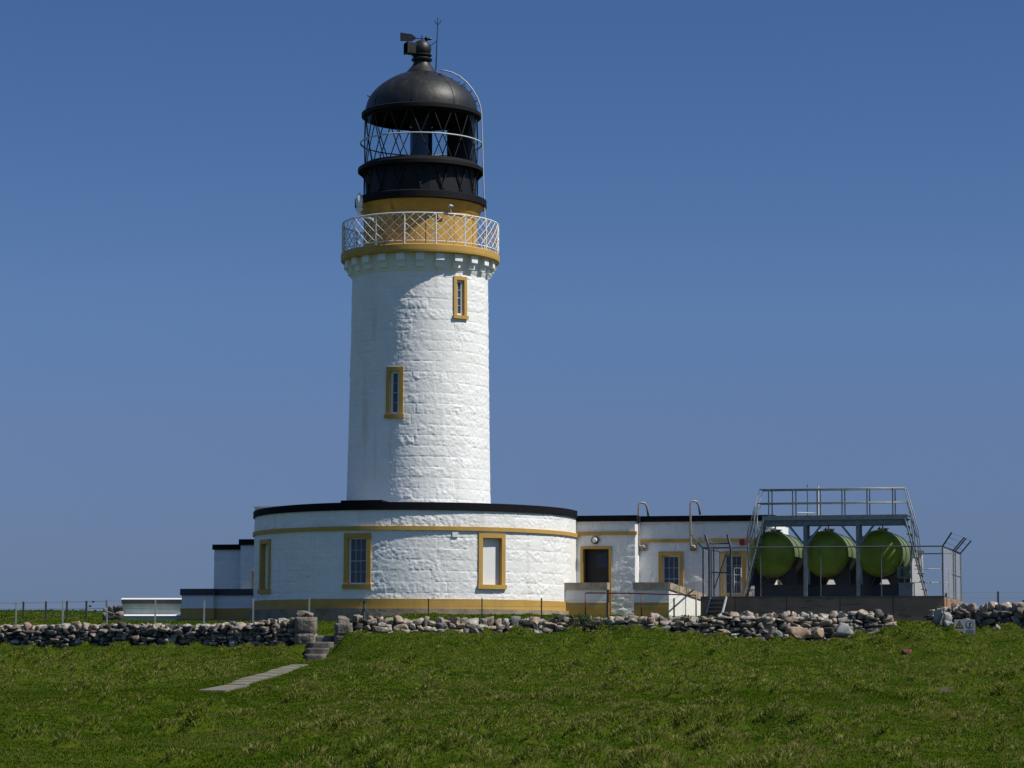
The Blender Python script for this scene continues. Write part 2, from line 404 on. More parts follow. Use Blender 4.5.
def ground(x, Y, noise=True):
    x = np.asarray(x, float); Y = np.asarray(Y, float)
    base = -1.6+.0195*np.minimum(Y, 84)
    yw = Yw(x); B = np.interp(x, [b[0] for b in BX], [b[1] for b in BX])
    Y0 = yw-5-9*sst((x-GX1)/3.0)
    z = base+(B-base)*sst((Y-Y0)/(yw-Y0-.2))*.999
    inside = 1.0+(.27+.24*sst((x-X(330,90))/3))*sst((Y-yw)/5.5)
    right = sst((x-X(870,88))/2.0)
    inside = inside+right*.25*(1-sst((Y-yw)/6))
    far = 1.0*sst((Y-96)/38)
    z2 = inside+far
    w = sst((Y-yw-.0)/.45)
    z = z*(1-w)+z2*w
    # gateway channel through the wall with the steps
    ch = sst(1-np.abs((x-(GX0+GX1)/2)/((GX1-GX0)*.9)))**.6*(np.abs(x-(GX0+GX1)/2) < (GX1-GX0)*.9)
    zc = -.12+.90*sst((Y-83.0)/2.0)+.55*sst((Y-86)/5)
    wc = ch*sst((Y-79)/2.0)*(1-sst((Y-88)/2))
    z = z*(1-wc)+zc*wc
    # mound edge to the right of the steps
    z = z+.16*np.exp(-((x-GX1-1.1)/.9)**2-((Y-80.5)/2.2)**2)
    r = np.sqrt(x*x+(Y-60)**2)
    z = z-110*sst((r-150)/450)
    if noise:
        k = np.clip((Y-15)/20, 0, 1)*.4+.6
        yard = 1-.7*sst((Y-yw-1)/1.5)
        z = z+(.12*fbm(x*.35, Y*.22, 3, 3)+.11*fbm(x*1.0, Y*.6, 5, 3)+.03*fbm(x*2.2, Y*1.3, 8, 2)+.24*hum(x, Y)*(.5+.9*vn(x*.3, Y*.2, 91)))*(1-.8*pathmask(x, Y))*yard*(1-.8*wc)
        z = z+.25*fbm(x*.03, Y*.03, 12, 2)*sst((Y-100)/20)
    return z
def gz(x, Y): return float(ground(x, Y))
def grow(a, b, st, f, end):
    L = list(np.arange(a, b, st)); s = st; p = b
    while p < end: L.append(p); s *= f; p += s
    L.append(end); return L
xr = grow(0, 24, .12, 1.12, 700); xs = np.array([-q for q in xr[::-1]][:-1]+xr)
yf = grow(18, 96, .15, 1.08, 760); yb = grow(0, .1, 1, 1.2, 700); ys = np.array([18-.5-q for q in yb[::-1]]+yf)
XX, YY = np.meshgrid(xs, ys); ZZ = ground(XX, YY)
nx = len(xs); ny = len(ys)
ii = (np.arange(nx-1)[None, :]+nx*np.arange(ny-1)[:, None]).ravel()
gm = mat('turf', (.038,.068,.003), .95, col2=(.060,.080,.006), vscale=5, bump=.10, bscale=11, stain=((.075,.075,.018), 2.5, (1,1,1), .60), spec=.05)
go = npmesh('ground', np.stack([XX.ravel(), YY.ravel(), ZZ.ravel()], 1), np.stack([ii, ii+1, ii+nx+1, ii+nx], 1), gm, smooth=True); tag(go, kind='structure')
sea = MB(); sea.lathe((0,0,-105), [(1,0),(2000,0),(30000,0)], 64)
tag(sea.build('sea', M['sea']), kind='structure')

# ================================================================== LIGHTHOUSE TOWER
lh = thing('lighthouse', (T.x, T.y, GZ), 'tall white painted round stone lighthouse tower with ochre bands and black lantern', 'lighthouse')
def zt(py, r=0): return zz(py, TY-r)
def pr(px, z): return px*(TY*math.cos(PITCH)+z*math.sin(PITCH))/F
z_deckb = zt(251.5, 2.95); z_deckt = zt(243, 2.95); z_corb = zt(281, 0)
rs = [(4.2, pr(72.6, 4)), (zt(500), pr(71.7, 6)), (zt(395), pr(69.5, 10)), (zt(290), pr(67.8, 13.6)), (25, pr(66, 16))]
def rtower(z): return np.interp(z, [p[0] for p in rs], [p[1] for p in rs]) if isinstance(z, np.ndarray) else float(np.interp(z, [p[0] for p in rs], [p[1] for p in rs]))
tm = cylmap(rtower); tm.r0 = 2.6
holes = []
zc1 = (zt(276, 2.1), zt(318.5, 2.1)); s1 = arc_at(tm, 460.2, sum(zc1)/2)
zc2 = (zt(367, 2.4), zt(418.5, 2.4)); s2 = arc_at(tm, 394.7, sum(zc2)/2)
holes.append(window(tm, lh, s1, .60, zc1[1], zc1[0], .13, 'slit', 1, 4, .03, .12, label='narrow upper tower window in ochre surround'))
holes.append(window(tm, lh, s2, .66, zc2[1], zc2[0], .15, 'slit', 1, 4, .04, .12, label='narrow lower tower window at the edge of the tower shade'))
H2 = math.pi*2.6
relief('tower_wall', tm, -H2, H2, 4.6, z_deckb+.02, holes, M['white'], lh, .025, 3)
# corbels: two stepped blocks under the deck, 24 round the tower
hc = z_deckb-z_corb; rt = rtower(z_corb)
MB().lathe((T.x,T.y,0), [(rt-.03, z_corb-.03), (rt+.015, z_corb+.02), (rt+.05, z_corb+hc*.45), (rt+.10, z_corb+hc*.75),(rt+.14, z_deckb+.01)], 128).build('corbel_course', M['white'], lh, smooth=True)
for k in range(24):
    a = R(1.8+15*k)
    cm = cylmap(lambda z: rt); cm.r0 = rt
    w = .14; s = a*rt
    b = MB()
    for z0, z1, d in ((z_corb+hc*.26, z_corb+hc*.60, .16), (z_corb+hc*.60, z_deckb-.004, .31)):
        b.mbox(cm, s-w, s+w, z0, z1, -.05, d, 3)
    b.build('corbel', M['white'], lh)
rd = pr(79.3, 15.5)
MB().lathe((T.x,T.y,0), [(1.9, z_deckb), (rd-.04, z_deckb), (rd-.01, z_deckb+.03), (rd, z_deckb+.10), (rd, z_deckt-.03), (rd-.03, z_deckt), (1.9, z_deckt+.01)], 160, close=True).build('gallery_deck', M['ochre'], lh)
# gallery railing
zr0 = zt(241.3, 2.95); zr1 = zt(212.3, 2.95); rr = rd-.05
def ring(r, z, n=160): return [(T.x+r*math.sin(2*math.pi*k/n), T.y-r*math.cos(2*math.pi*k/n), z) for k in range(n)]
rail = MB().tube(ring(rr, zr1), .028, 8, True).tube(ring(rr, zr0+.04), .02, 6, True).build('railing', M['rail'], lh, smooth=True)
for k in range(16):
    a = R(-9.5+22.5*k); x = T.x+rr*math.sin(a); y = T.y-rr*math.cos(a)
    MB().tube([(x,y,z_deckt-.02),(x,y,z_deckt+.02),(x,y,z_deckt+.021),(x,y,zr1)], [.05,.05,.028,.026], 8).build('post', M['rail'], rail, smooth=True, auto=30)
lat = MB()
for k in range(48):
    for sg in (1, -1):
        a0 = R(-9.5+7.5*k); pts = []
        for j in range(13):
            t = j/12; a = a0+sg*R(22.5)*t; q = rr+.012*sg
            pts.append((T.x+q*math.sin(a), T.y-q*math.cos(a), zr0+.04+(zr1-zr0-.04)*t))
        lat.tube(pts, .0125, 5)
lat.build('lattice', M['rail'], rail, smooth=True)
# ochre drum
z_fl0 = zt(197, pr(65.5,18)); z_fl1 = zt(188.5, pr(65.5,18)); rdr = pr(56.6, 17); rfl = pr(65.8, 18)
MB().lathe((T.x,T.y,0), [(rdr, z_deckt-.02),(rdr, z_fl0-.55),(rdr+.03, z_fl0-.52),(rdr+.03, z_fl0-.40),(rdr+.10, z_fl0-.30),(rdr+.13, z_fl0-.14),(rfl-.12, z_fl0-.02),(rfl-.1, z_fl0+.05)], 96).build('lantern_drum', M['ochredrum'], lh, smooth=True, auto=30)
dd = MB()
for k in range(12):
    a = R(8+30*k); cm = cylmap(lambda z: rdr); cm.r0 = rdr
    MB().mbox(cm, a*rdr-.02, a*rdr+.02, z_deckt, z_fl0-.56, -.02, .015).build('drum_seam', M['ochredrum'], lh)
for a, w, z0, z1 in ((-14, .3, -1.0, -.28), (22, .12, -1.1, -.3)):
    MB().mbox(cm, R(a)*rdr-w, R(a)*rdr+w, z_fl0+z0*.55-.1, z_fl0+z1, -.02, .07, 4).build('drum_vent_panel', M['ochredrum'], lh)
MB().lathe((T.x,T.y,0), [(1.7, z_fl0),(rfl-.06, z_fl0),(rfl, z_fl0+.03),(rfl, z_fl1-.05),(rfl-.10, z_fl1),(rfl-.2, z_fl1+.02),(rdr, z_fl1+.05),(1.7, z_fl1+.05)], 128, close=True).build('lantern_base_ring', M['blackmatt'], lh, smooth=True, auto=30)
# lower iron panels, ledge, glazing
rg = pr(56.2, 19); z_g0 = zt(168); z_ev = zt(120)
MB().lathe((T.x,T.y,0), [(rg-.03, z_fl1), (rg-.03, z_g0+.02), (rg-.15, z_g0+.02), (rg-.15, z_fl1)], 32, close=True).build('iron_panel_wall', M['blackpanel'], lh)
rl = pr(63, 19)
MB().lathe((T.x,T.y,0), [(rg-.04, zt(165.6)),(rg+.02, zt(165.6)),(rl, zt(170)),(rl, zt(173.5)),(rl-.05, zt(173.5)),(rl-.05, zt(171.8)),(rg-.04, zt(169.5))], 96, close=True).build('cleaning_ledge', M['blackmatt'], lh, smooth=True, auto=30)
lb = MB()
for k in range(16):
    a = R(4+22.5*k); sx, cx = math.sin(a), -math.cos(a)
    MB().bar((T.x+rl*.985*sx, T.y+rl*.985*cx, zt(173.5)), (T.x+rg*sx, T.y+rg*cx, zt(180)), .05, .05).build('ledge_bracket', M['blackmatt'], lh)
gb = MB()
def helix(m, r, z0, z1, a0, a1, w, n=10):
    m.tube([(T.x+r*math.sin(a0+(a1-a0)*j/n), T.y-r*math.cos(a0+(a1-a0)*j/n), z0+(z1-z0)*j/n) for j in range(n+1)], w, 5)
for k in range(16):
    a = R(12.8+22.5*k)
    for sg in (1, -1):
        helix(gb, rg+.01, z_ev+.12, z_g0, a, a+sg*R(21.5), .021)
        helix(gb, rg+.01, z_g0, z_fl1+.02, a+R(11)-sg*R(10), a+R(11)+sg*R(2), .028)
gb.tube(ring(rg, z_g0+.03, 64), .04, 6, True)
gb.build('glazing_bar', M['bar'], lh, smooth=True)
MB().lathe((T.x,T.y,0), [(rg-.02, z_g0),(rg-.02, z_ev)], 64).build('lantern_glass', M['glass'], lh, smooth=True)
rh = pr(60.6, 19.5); z_h = zt(132.3, rh)
hr = MB().tube(ring(rh, z_h), .028, 6, True)
hr.build('handrail_ring', M['railgrey'], lh, smooth=True)
hb = MB()
for k in range(16):
    a = R(4+22.5*k); sx, cx = math.sin(a), -math.cos(a)
    MB().tube([(T.x+rh*sx, T.y+rh*cx, z_h), (T.x+rg*sx, T.y+rg*cx, z_h-.16)], .012, 5).build('handrail_bracket', M['bar'], lh)
# dome and inner band
re_ = pr(59.7, 20.5); z_d0 = zt(113.5)
MB().lathe((T.x,T.y,0), [(rg-.06, z_ev),(rg+.02, z_ev),(rg+.02, zt(118.5)),(re_-.05, zt(118.5)),(re_, zt(118)),(re_, zt(114.5)),(re_-.05, zt(113.5)),(rg-.06, zt(112.5))], 96, close=True).build('eaves_gutter', M['blackmatt'], lh, smooth=True, auto=30)
zd0 = zt(113); ztop = zt(69.5, .35); rb = pr(56.0, 21); prof = []
for k in range(21):
    a = math.pi/2*k/20*.95; prof.append((rb*math.cos(a)**1.2, zd0+(ztop-zd0)*math.sin(a)/math.sin(math.pi/2*.95)))
MB().lathe((T.x,T.y,0), prof, 96).build('dome', M['blackgloss'], lh, smooth=True)
MB().lathe((T.x,T.y,0), [(r-.08, z-.06) for r, z in prof if r > .2]+[(.01, ztop-.08)], 64).build('dome_lining', M['interior'], lh, smooth=True)
sm = MB()
for k in range(8):
    a = R(-8+45*k)
    MB().tube([(T.x+(r+.002)*math.sin(a), T.y-(r+.002)*math.cos(a), z) for r, z in prof], .011, 5).build('dome_seam', M['blackmatt'], lh, smooth=True)
hk = MB()
for a, i in ((10,13),(34,12),(96,15),(94,13),(92,11),(93,9),(91,7),(93,4),(-88,5),(64,8),(150,8)):
    r, z = prof[i]; sx, cx = math.sin(R(a)), -math.cos(R(a)); sx2, cx2 = math.sin(R(a+4)), -math.cos(R(a+4))
    p = Vector((T.x+r*sx, T.y+r*cx, z)); q = Vector((T.x+r*sx2, T.y+r*cx2, z)); o = Vector((sx, cx, .5))*.10
    MB().tube([p, p+o, q+o, q], .013, 5).build('dome_cleat', M['bar'], lh)
# ventilator ball with cowl, vane, rod
zv = lambda py: zt(py, 0.0)
vb = MB().lathe((T.x,T.y,0), [(.62,ztop-.09),(.46,zv(69)),(.36,zv(66)),(.31,zv(63)),(.30,zv(61.5)),(.38,zv(61)),(.40,zv(59.5)),(.32,zv(58)),(.30,zv(57)),(.38,zv(56)),(.38,zv(55)),(.24,zv(54))], 40).build('ventilator', M['blackgloss'], lh, smooth=True, auto=35)
cb = (T.x, T.y, zv(49.3))
MB().sphere(cb, .355).build('vent_ball', M['blackgloss'], vb, smooth=True)
cd = Vector((-.94,-.34,0)); cs = Vector((.34,-.94,0)); cc = Vector(cb)
co = MB(); P = []
for t, h, w in ((.1,.2,.2),(.62,.2,.22)):
    c0 = cc+cd*t+Vector((0,0,-.03 if t < .3 else .0))
    for a, b in ((-1,-1),(1,-1),(1,1),(-1,1)): P.append(c0+cs*(a*w)+Vector((0,0,b*h)))
co.add(P, [(0,1,5,4),(1,2,6,5),(2,3,7,6),(3,0,4,7),(0,3,2,1)])
co.tube([P[4],P[5],P[6],P[7]], .03, 5, True); co.build('cowl', M['blackgloss'], vb)
wv = MB(); zvv = zv(38.6); vd = Vector((-1,-.15,0)).normalized()
wv.tube([Vector((T.x,T.y,zv(44))), Vector((T.x,T.y,zvv+.12))], .022, 6)
wv.tube([Vector((T.x,T.y,zvv))+vd*.35, Vector((T.x,T.y,zvv))-vd*.38], .02, 6)
q0 = Vector((T.x,T.y,zvv))-vd*.18; wv.sphere(q0, .085, 10)
wv.tube([q0, q0-vd*.14, q0-vd*.24], [.055,.05,.004], 8)
for sg in (1,-1):
    n = Vector((-vd.y, vd.x, 0))*.02*sg
    pts = [Vector((T.x,T.y,zvv))+vd*a+Vector((0,0,b)) for a, b in ((.2,0),(.38,.15),(.82,.2),(.82,-.12),(.38,-.12))]
    wv.add([p+n for p in pts]+[p+n*.3 for p in pts], [(0,1,2,3,4),(9,8,7,6,5)]+[(i,(i+1)%5,5+(i+1)%5,5+i) for i in range(5)])
wv.build('weather_vane', M['blackgloss'], lh)
rx = at(436.6, 60, TY).x; xr1 = at(438, 22, TY).x; lr = MB()
lr.tube([(rx-.02,TY-.2,zv(71.5)),(xr1,TY-.2,zv(19))], [.026,.015], 6)
for d in (-.12, .12): lr.tube([(xr1,TY-.2,zv(26)),(xr1+d*.7,TY-.2,zv(24)),(xr1+d,TY-.2,zv(21.5))], .012, 5)
lr.tube([(rx+.02,TY-.2,zv(42)),(T.x+.28,TY-.1,zv(47))], .013, 5); lr.build('lightning_rod', M['bar'], lh)
# curved access rail over the dome
pts = [at(x, y, TY-.3) for x, y in ((439.5,70.2),(446,70.8),(453,72.8),(460,76.6),(467,82.5),(473,90),(477.5,98),(480.3,106),(481.5,114),(482.3,140),(483.2,170),(484,195),(485,222),(485,236))]
cr_ = MB().tube(pts, .026, 6)
for i in range(1, 13):
    p = Vector(pts[i]); c0 = Vector((T.x, T.y-.3, p.z-.15)); d = (c0-p).normalized(); 
    if i < 8: cr_.tube([p, p+d*.12], .01, 4)
cr_.build('access_rail', M['railgrey'], lh, smooth=True)
# optic and blank screens inside the lantern
zf = z_g0-.1
MB().lathe((T.x+.0,T.y,0), [(.02,zt(112)),(.30,zt(113)),(.42,zt(118)),(.42,zt(124)),(.44,zt(124.5)),(.44,zt(127)),(.38,zt(128)),(.42,zt(134)),(.42,zt(160)),(.5,zt(161)),(.5,zf-.4)], 32).build('optic', M['lensglass'], lh, smooth=True, auto=30)
MB().lathe((T.x,T.y,0), [(rg-.1,zf),(rg-.1,zt(121)),(rg-.14,zt(121)),(rg-.14,zf)], 24, R(72), R(152), close=True).build('blanking_screen', M['blackpanel'], lh)
MB().lathe((T.x,T.y,0), [(.01,z_fl1+.3),(rg-.1,z_fl1+.3)], 48).build('lantern_floor', M['interior'], lh)
# small lamps on the gallery rail
p = at(359.2, 217, TY-1.6); bl = MB().lathe(p, [(.05,0),(.06,.22),(.13,.24),(.14,.32),(.10,.36),(.13,.45),(.14,.62),(.10,.78),(.05,.88),(.01,.92)], 16)
bl.build('beacon_lamp', M['rail'], lh, smooth=True, auto=35)
MB().tube([at(361,215,TY-1.6), at(366,217.5,TY-1.8), at(373,219,TY-2.1)], .045, 6).build('beacon_bracket', M['rail'], lh)
p = at(450.5, 213, TY-2.8); MB().lathe(p, [(.03,0),(.03,.2),(.09,.22),(.10,.27),(.04,.31),(.01,.32)], 12).build('sensor_head', M['railgrey'], lh, smooth=True)

# ================================================================== ROUND BUILDING at the tower foot
rbz = thing('round_building', (T.x, T.y, GZ), 'white semicircular single storey building wrapped around the lighthouse foot', 'building')
RB = pr(160.2, 4); OX = .115
def cmap(s, z, d):
    r = RB+d; c = T-U*OX
    if isinstance(s, np.ndarray): return c.x+r*np.sin(s/RB), c.y-r*np.cos(s/RB), z
    return Vector((c.x+r*math.sin(s/RB), c.y-r*math.cos(s/RB), z))
cmap.r0 = RB
def zr(py): return zz(py, TY-RB)
A0 = -math.pi/2+TH*-1; A1 = math.pi/2-TH
# front semicircle faces -V: centre direction angle -TH
A0 = -TH-math.pi/2; A1 = -TH+math.pi/2
z_str0, z_str1 = zr(530), zr(526); z_fa0, z_fa1 = zr(509.8), zr(502); z_pl = zr(598.7); z_b = zr(608.5)
holes = []
for px, w, y0, y1, stl, lb_ in ((357.4, 1.0, 533, 588.5, 'sash', 'window with grey panes in ochre surround, shaded side'), (492, 1.06, 533.5, 589, 'blind', 'blocked window filled in white, in ochre surround'), (265, 1.05, 540-6, 590, 'blind', 'narrow looking blocked window at the far left')):
    a = arc_at(cmap, px, 3.5); 
    yy = proj(cmap(a, 3, 0)); Yd = cmap(a, 3, 0).y
    if px == 265: y0, y1 = 539.5, 593.5
    holes.append(window(cmap, rbz, a, w, zz(y1, Yd, px), zz(y0, Yd, px), .155, stl, 3, 4, .03, .14, 6, label=lb_))
S0, S1 = A0*RB, A1*RB
relief('wall', cmap, S0, S1, z_pl-.02, z_fa0+.02, holes, M['white'], rbz, .025, 11)
MB().mbox(cmap, S0, S1+.06, z_str0, z_str1, -.04, .07, 96).build('string_course', M['ochre'], rbz)
MB().mbox(cmap, S0, S1+.07, z_b, z_pl, -.1, .055, 96).build('plinth', M['ochre'], rbz)
MB().mbox(cmap, S0, S1+.12, z_b-.7, z_b-.002, -.1, .16, 96).build('footing', M['stonebase'], rbz)
def famap(sv, z, d):   # the roof edge dips a little towards its left end
    t = min(max((S0+.48*(S1-S0)-sv)/(.48*(S1-S0)), 0), 1); return cmap(sv, z-(.13 if z > z_fa0+.01 else .05)*t**1.6, d)
MB().mbox(famap, S0, S1, z_fa0, z_fa1, -.25, .06, 96).build('fascia', M['black'], rbz)
zrf = z_fa1-.16
ro = MB(); vs = [loc(0,0,zrf)]+[cmap(S0+(S1-S0)*i/64, zrf, -.2) for i in range(65)]
ro.add(vs, [(0,i+1,i+2) for i in range(64)]); RB0 = RB; RL = RB+OX; RB = RB-OX
ro.add([loc(-RL+.1,0,zrf),loc(RB-.1,0,zrf),loc(RB-.1,3.4,zrf),loc(-RL+.1,3.4,zrf)], [(0,1,2,3)])
ro.build('roof', M['cap_grey'], rbz)
DV = .85; WV = 1.55      # door wall plane and far wing wall plane
sd = MB().ubox(RB-.3, RB, 0, DV, z_pl, z_fa0); sd.ubox(-RL, -RL+.3, 0, 3.38, 1.0, z_fa0); sd.ubox(-RL, RB-.3, 3.4, 3.7, 1.0, z_fa0)
sd.build('side_wall', M['white'], rbz)
MB().ubox(RB-.25, RB+.05, 0, DV, z_b, z_pl).build('side_plinth', M['ochre'], rbz)
MB().ubox(RB-.25, RB+.058, 0, DV-.085, z_fa0+.002, z_fa1-.002).build('side_fascia', M['black'], rbz)
MB().ubox(RB-.25, RB+.06, 0, DV, z_str0, z_str1).build('side_string_course', M['ochre'], rbz)
# white upstand at rear left and hatch
UV = 4.75; u0, zu = hitv(254.9, 506.4, UV)
MB().ubox(u0, -1.5, UV, UV+.25, 1.2, zu-.06).ubox(u0, u0+.25, UV+.25, 8, 1.2, zu-.06).build('rear_parapet', M['white'], rbz)
MB().ubox(u0-.04, -1.48, UV-.04, UV+.3, zu-.06, zu).build('parapet_coping', M['whitesmooth'], rbz)
a = arc_at(cmap, 340, 5.5); b = arc_at(cmap, 382, 5.5)
MB().mbox(cmap, a, b, zrf+.0, zr(499.7), -1.3, -.05, 10).build('roof_hatch', M['black'], rbz)
a = arc_at(cmap, 454.3, 5); Yd = cmap(a,5,0).y
MB().mbox(cmap, a-.10, a+.10, zz(537,Yd), zz(531.5,Yd), -.02, .16).build('junction_box', M['whitesmooth'], rbz)

# ================================================================== WING BUILDING (right)
u_c, _ = hitv(635, 540, DV); u_e, _ = hitv(772.5, 530, WV)
wg = thing('flat_roofed_building', loc(8.5, WV, GZ), 'long low white flat roofed building with black roof edge joined to the right', 'building')
def zd(py, px=600): return hitv(px, py, DV)[1]
def zw(py, px=700): return hitv(px, py, WV)[1]
dm = planemap(DV); wm = planemap(WV)
zfw0 = zd(521.5); zfw1 = zd(515.6)
# door
ud0, zdt = hitv(580.6, 546.3, DV); ud1, _ = hitv(611.6, 546, DV)
hd = (ud0+.03, ud1-.03, 1.0, zdt-.03)
relief('entrance_wall', dm, RB, u_c, 1.3, zfw0+.02, [hd], M['white'], wg, .034, 21)
dr = MB(); bw = .10
dr.mbox(dm, ud0, ud0+bw, 1.3, zdt, -.35, .04); dr.mbox(dm, ud1-bw, ud1, 1.3, zdt, -.35, .04); dr.mbox(dm, ud0+bw, ud1-bw, zdt-bw, zdt, -.35, .04)
do = dr.build('door', M['ochre'], wg)
MB().mbox(dm, ud0+bw, ud1-bw, 1.3, zdt-bw, -.36, -.30).build('door_leaf', M['dooropen'], do)
MB().mbox(dm, (ud0+ud1)/2-.05, ud1-bw-.12, zdt-.75, zdt-.25, -.30, -.29).build('door_glazing', M['glassdark'], do)
# return face + long wall
sr = MB().ubox(u_c-.15, u_c, DV-.004, WV, 1.3, zfw0).build('return_wall', M['whitesmooth'], wg)
w1 = []
for px, w, y0, y1 in ((671, .98, 551.5, 606), (733.5, 1.0, 551, 598)):
    u, _ = hitv(px, 570, WV); w1.append(window(wm, wg, u, w*.94, zw(y1, px), zw(y0, px), .14, 'sash', 3, 4, .03, .13, 1, label='blue grey paned window in ochre surround' if px < 700 else 'window partly hidden behind the compound gate'))
relief('long_wall', wm, u_c, u_e, 1.3, zfw0+.02, w1, M['white'], wg, .034, 31)
MB().ubox(RB+.06, u_c+.06, DV-.06, DV+.1, zd(535.2), zd(531.6)).build('entrance_string_course', M['ochre'], wg)
MB().ubox(u_c+.062, u_e+.06, WV-.06, WV+.1, zw(542), zw(538.8)).build('string_course', M['ochre'], wg)
fb = MB().ubox(RB-.2, u_c+.08, DV-.08, DV+.25, zfw0, zfw1).ubox(u_c-.1, u_e+.06, WV-.08, WV+.25, zfw0-.001, zfw1-.001).ubox(u_e-.2, u_e+.062, WV+.25, 5.2, zfw0, zfw1-.003)
fb.ubox(u_c-.1, u_c+.078, DV+.25, WV-.08, zfw0+.001, zfw1-.004)
fb.build('fascia', M['black'], wg)
MB().ubox(RB+.1, u_c-.05, DV+.2, 5.2, zfw1-.1, zfw1-.06).ubox(u_c-.04, u_e-.1, WV+.2, 5.2, zfw1-.1, zfw1-.06).build('roof', M['cap_grey'], wg)
MB().ubox(u_e-.3, u_e, WV+.0, 5.2, 1.3, zfw0).ubox(RB, u_e-.31, 5.0, 5.2, 1.3, zfw0).build('end_wall', M['white'], wg)
# door lamp
u, z = hitv(595.4, 540.3, DV); c = loc(u, DV-.02, z)
def disc(c, r0, r1, d0, d1, n=24): # short cone along -V
    m = MB(); vs = []
    for r, d in ((r0, d0), (r1, d1)):
        for k in range(n): vs.append(c+U*(r*math.cos(2*math.pi*k/n))+Vector((0,0,r*math.sin(2*math.pi*k/n)))-V*d)
    m.add(vs, [(k,(k+1)%n,n+(k+1)%n,n+k) for k in range(n)]+[tuple(range(n)), tuple(range(n,2*n))]); return m
lo = disc(c, .145, .135, 0, .10).build('bulkhead_lamp', M['iron'], wg)
disc(c, .10, .07, .09, .15).build('lamp_glass', M['lamp'], lo, smooth=False)
# goose neck vent pipes on boxes
for px, pxb, yt in ((639.5, 643.5, 502.5), (691.3, 694, 501)):
    u, _ = hitv(px, 540, WV); ub, zb = hitv(pxb, 547.3, WV); zt_ = hitv(px, yt, WV)[1]; z1 = hitv(px, 541, WV)[1]
    p = MB(); v0 = WV-.14
    pts = [loc(ub, v0, zb), loc(u+.03, v0, zb+.05), loc(u, v0, zb+.2), loc(u, v0, zt_-.15), loc(u+.02, v0+.03, zt_-.04), loc(u+.09, v0+.08, zt_), loc(u+.2, v0+.14, zt_-.03), loc(u+.27, v0+.2, zt_-.15), loc(u+.31, v0+.25, zt_-.5)]
    p.tube(pts, .04, 8); po = p.build('vent_pipe', M['pipe'], wg, smooth=True)
    MB().ubox(ub-.13, ub+.13, WV-.09, WV+.05, zb-.13, zb+.13).build('pipe_box', M['pipe'], po)
    disc(loc(ub, WV-.09, zb), .09, .05, 0, .1).build('pipe_flange', M['capstone'], po)
u, z = hitv(742, 542, WV); MB().ubox(u-.07, u+.12, WV-.14, WV, z-.11, z+.10).build('alarm_box', M['redbright'], wg)
u, _ = hitv(637.6, 540, WV); MB().tube([loc(u+.03, WV-.12, 1.4), loc(u+.03, WV-.12, zw(532, 638))], .045, 8).build('downpipe', M['whitesmooth'], wg, smooth=True)

# ================================================================== LEFT REAR BUILDING
LV = 5.0
def zl(py, px=225, v=LV): return hitv(px, py, v)[1]
lbz = thing('rear_building', loc(-7, LV, GZ), 'low white block with stepped black flat roofs behind the left side', 'building')
ua, _ = hitv(214.2, 560, LV); ub_, _ = hitv(240.6, 560, LV-.5)
relief('wall', planemap(LV), ua, ub_+.1, 1.0, zl(549.5), [], M['white'], lbz, .04, 41)
MB().ubox(ua, ua+.2, LV+.05, 9, 1, zl(549.6)).ubox(ua, -3, 8.8, 9, 1, zl(549.6)).build('side_wall', M['white'], lbz)
MB().ubox(ua-.06, ub_+.0, LV-.08, 9.05, zl(549.7), zl(544.5)).build('roof', M['black'], lbz)
relief('projecting_wall', planemap(LV-.5), ub_, -4.5, 1.0, zl(544.8,250,LV-.5), [], M['white'], lbz, .04, 43)
MB().ubox(ub_-.06, -RL+.3, LV-.58, 8.9, zl(545,248,LV-.5), zl(539.2,248,LV-.5)).build('projecting_roof', M['black'], lbz)
u, _ = hitv(252.5, 580, LV-.6); MB().ubox(u-.03, u+.06, LV-.6, LV-.5, 1.5, zl(571,252,LV-.6)).build('downpipe', M['ochre'], lbz)
# terrace parapet walls at the left
tw = thing('terrace_wall', loc(-7, 0, 1), 'white parapet with dark coping and ochre foot left of the round building', 'wall')
u1, zc1_ = hitv(181.8, 588.8, -.3); u2, _ = hitv(213.3, 600, -.3); u3, _ = hitv(254.5, 600, 0.2)
zc0 = hitv(190, 595.2, -.3)[1]; zpl = hitv(190, 608.3, -.3)[1]
MB().ubox(u1, u2, -.3, .1, zpl, zc0).ubox(u2, -RL+.3, .0, .35, zpl, zc0).ubox(u1, u1+.3, .1, 4.5, zpl, zc0).build('wall', M['white'], tw)
MB().ubox(u1-.05, u2+.05, -.35, .12, zc0, zc1_).ubox(u2+.05, -RL+.3, -.06, .4, zc0, zc1_-.003).ubox(u1-.05, u1+.35, .12, 4.55, zc0, zc1_-.004).build('coping', M['cap_dark'], tw)
MB().ubox(u1-.03, u2+.03, -.33, .08, 1.35, zpl).ubox(u2+.03, -RL+.3, -.04, .33, 1.35, zpl).ubox(u1-.03,u1+.33,.08,4.5,1.35,zpl).build('plinth', M['ochre'], tw)
MB().ubox(u1-.05, -RL+1.2, -.6, -.34, .9, 1.5).build('footing', M['stonebase'], tw)
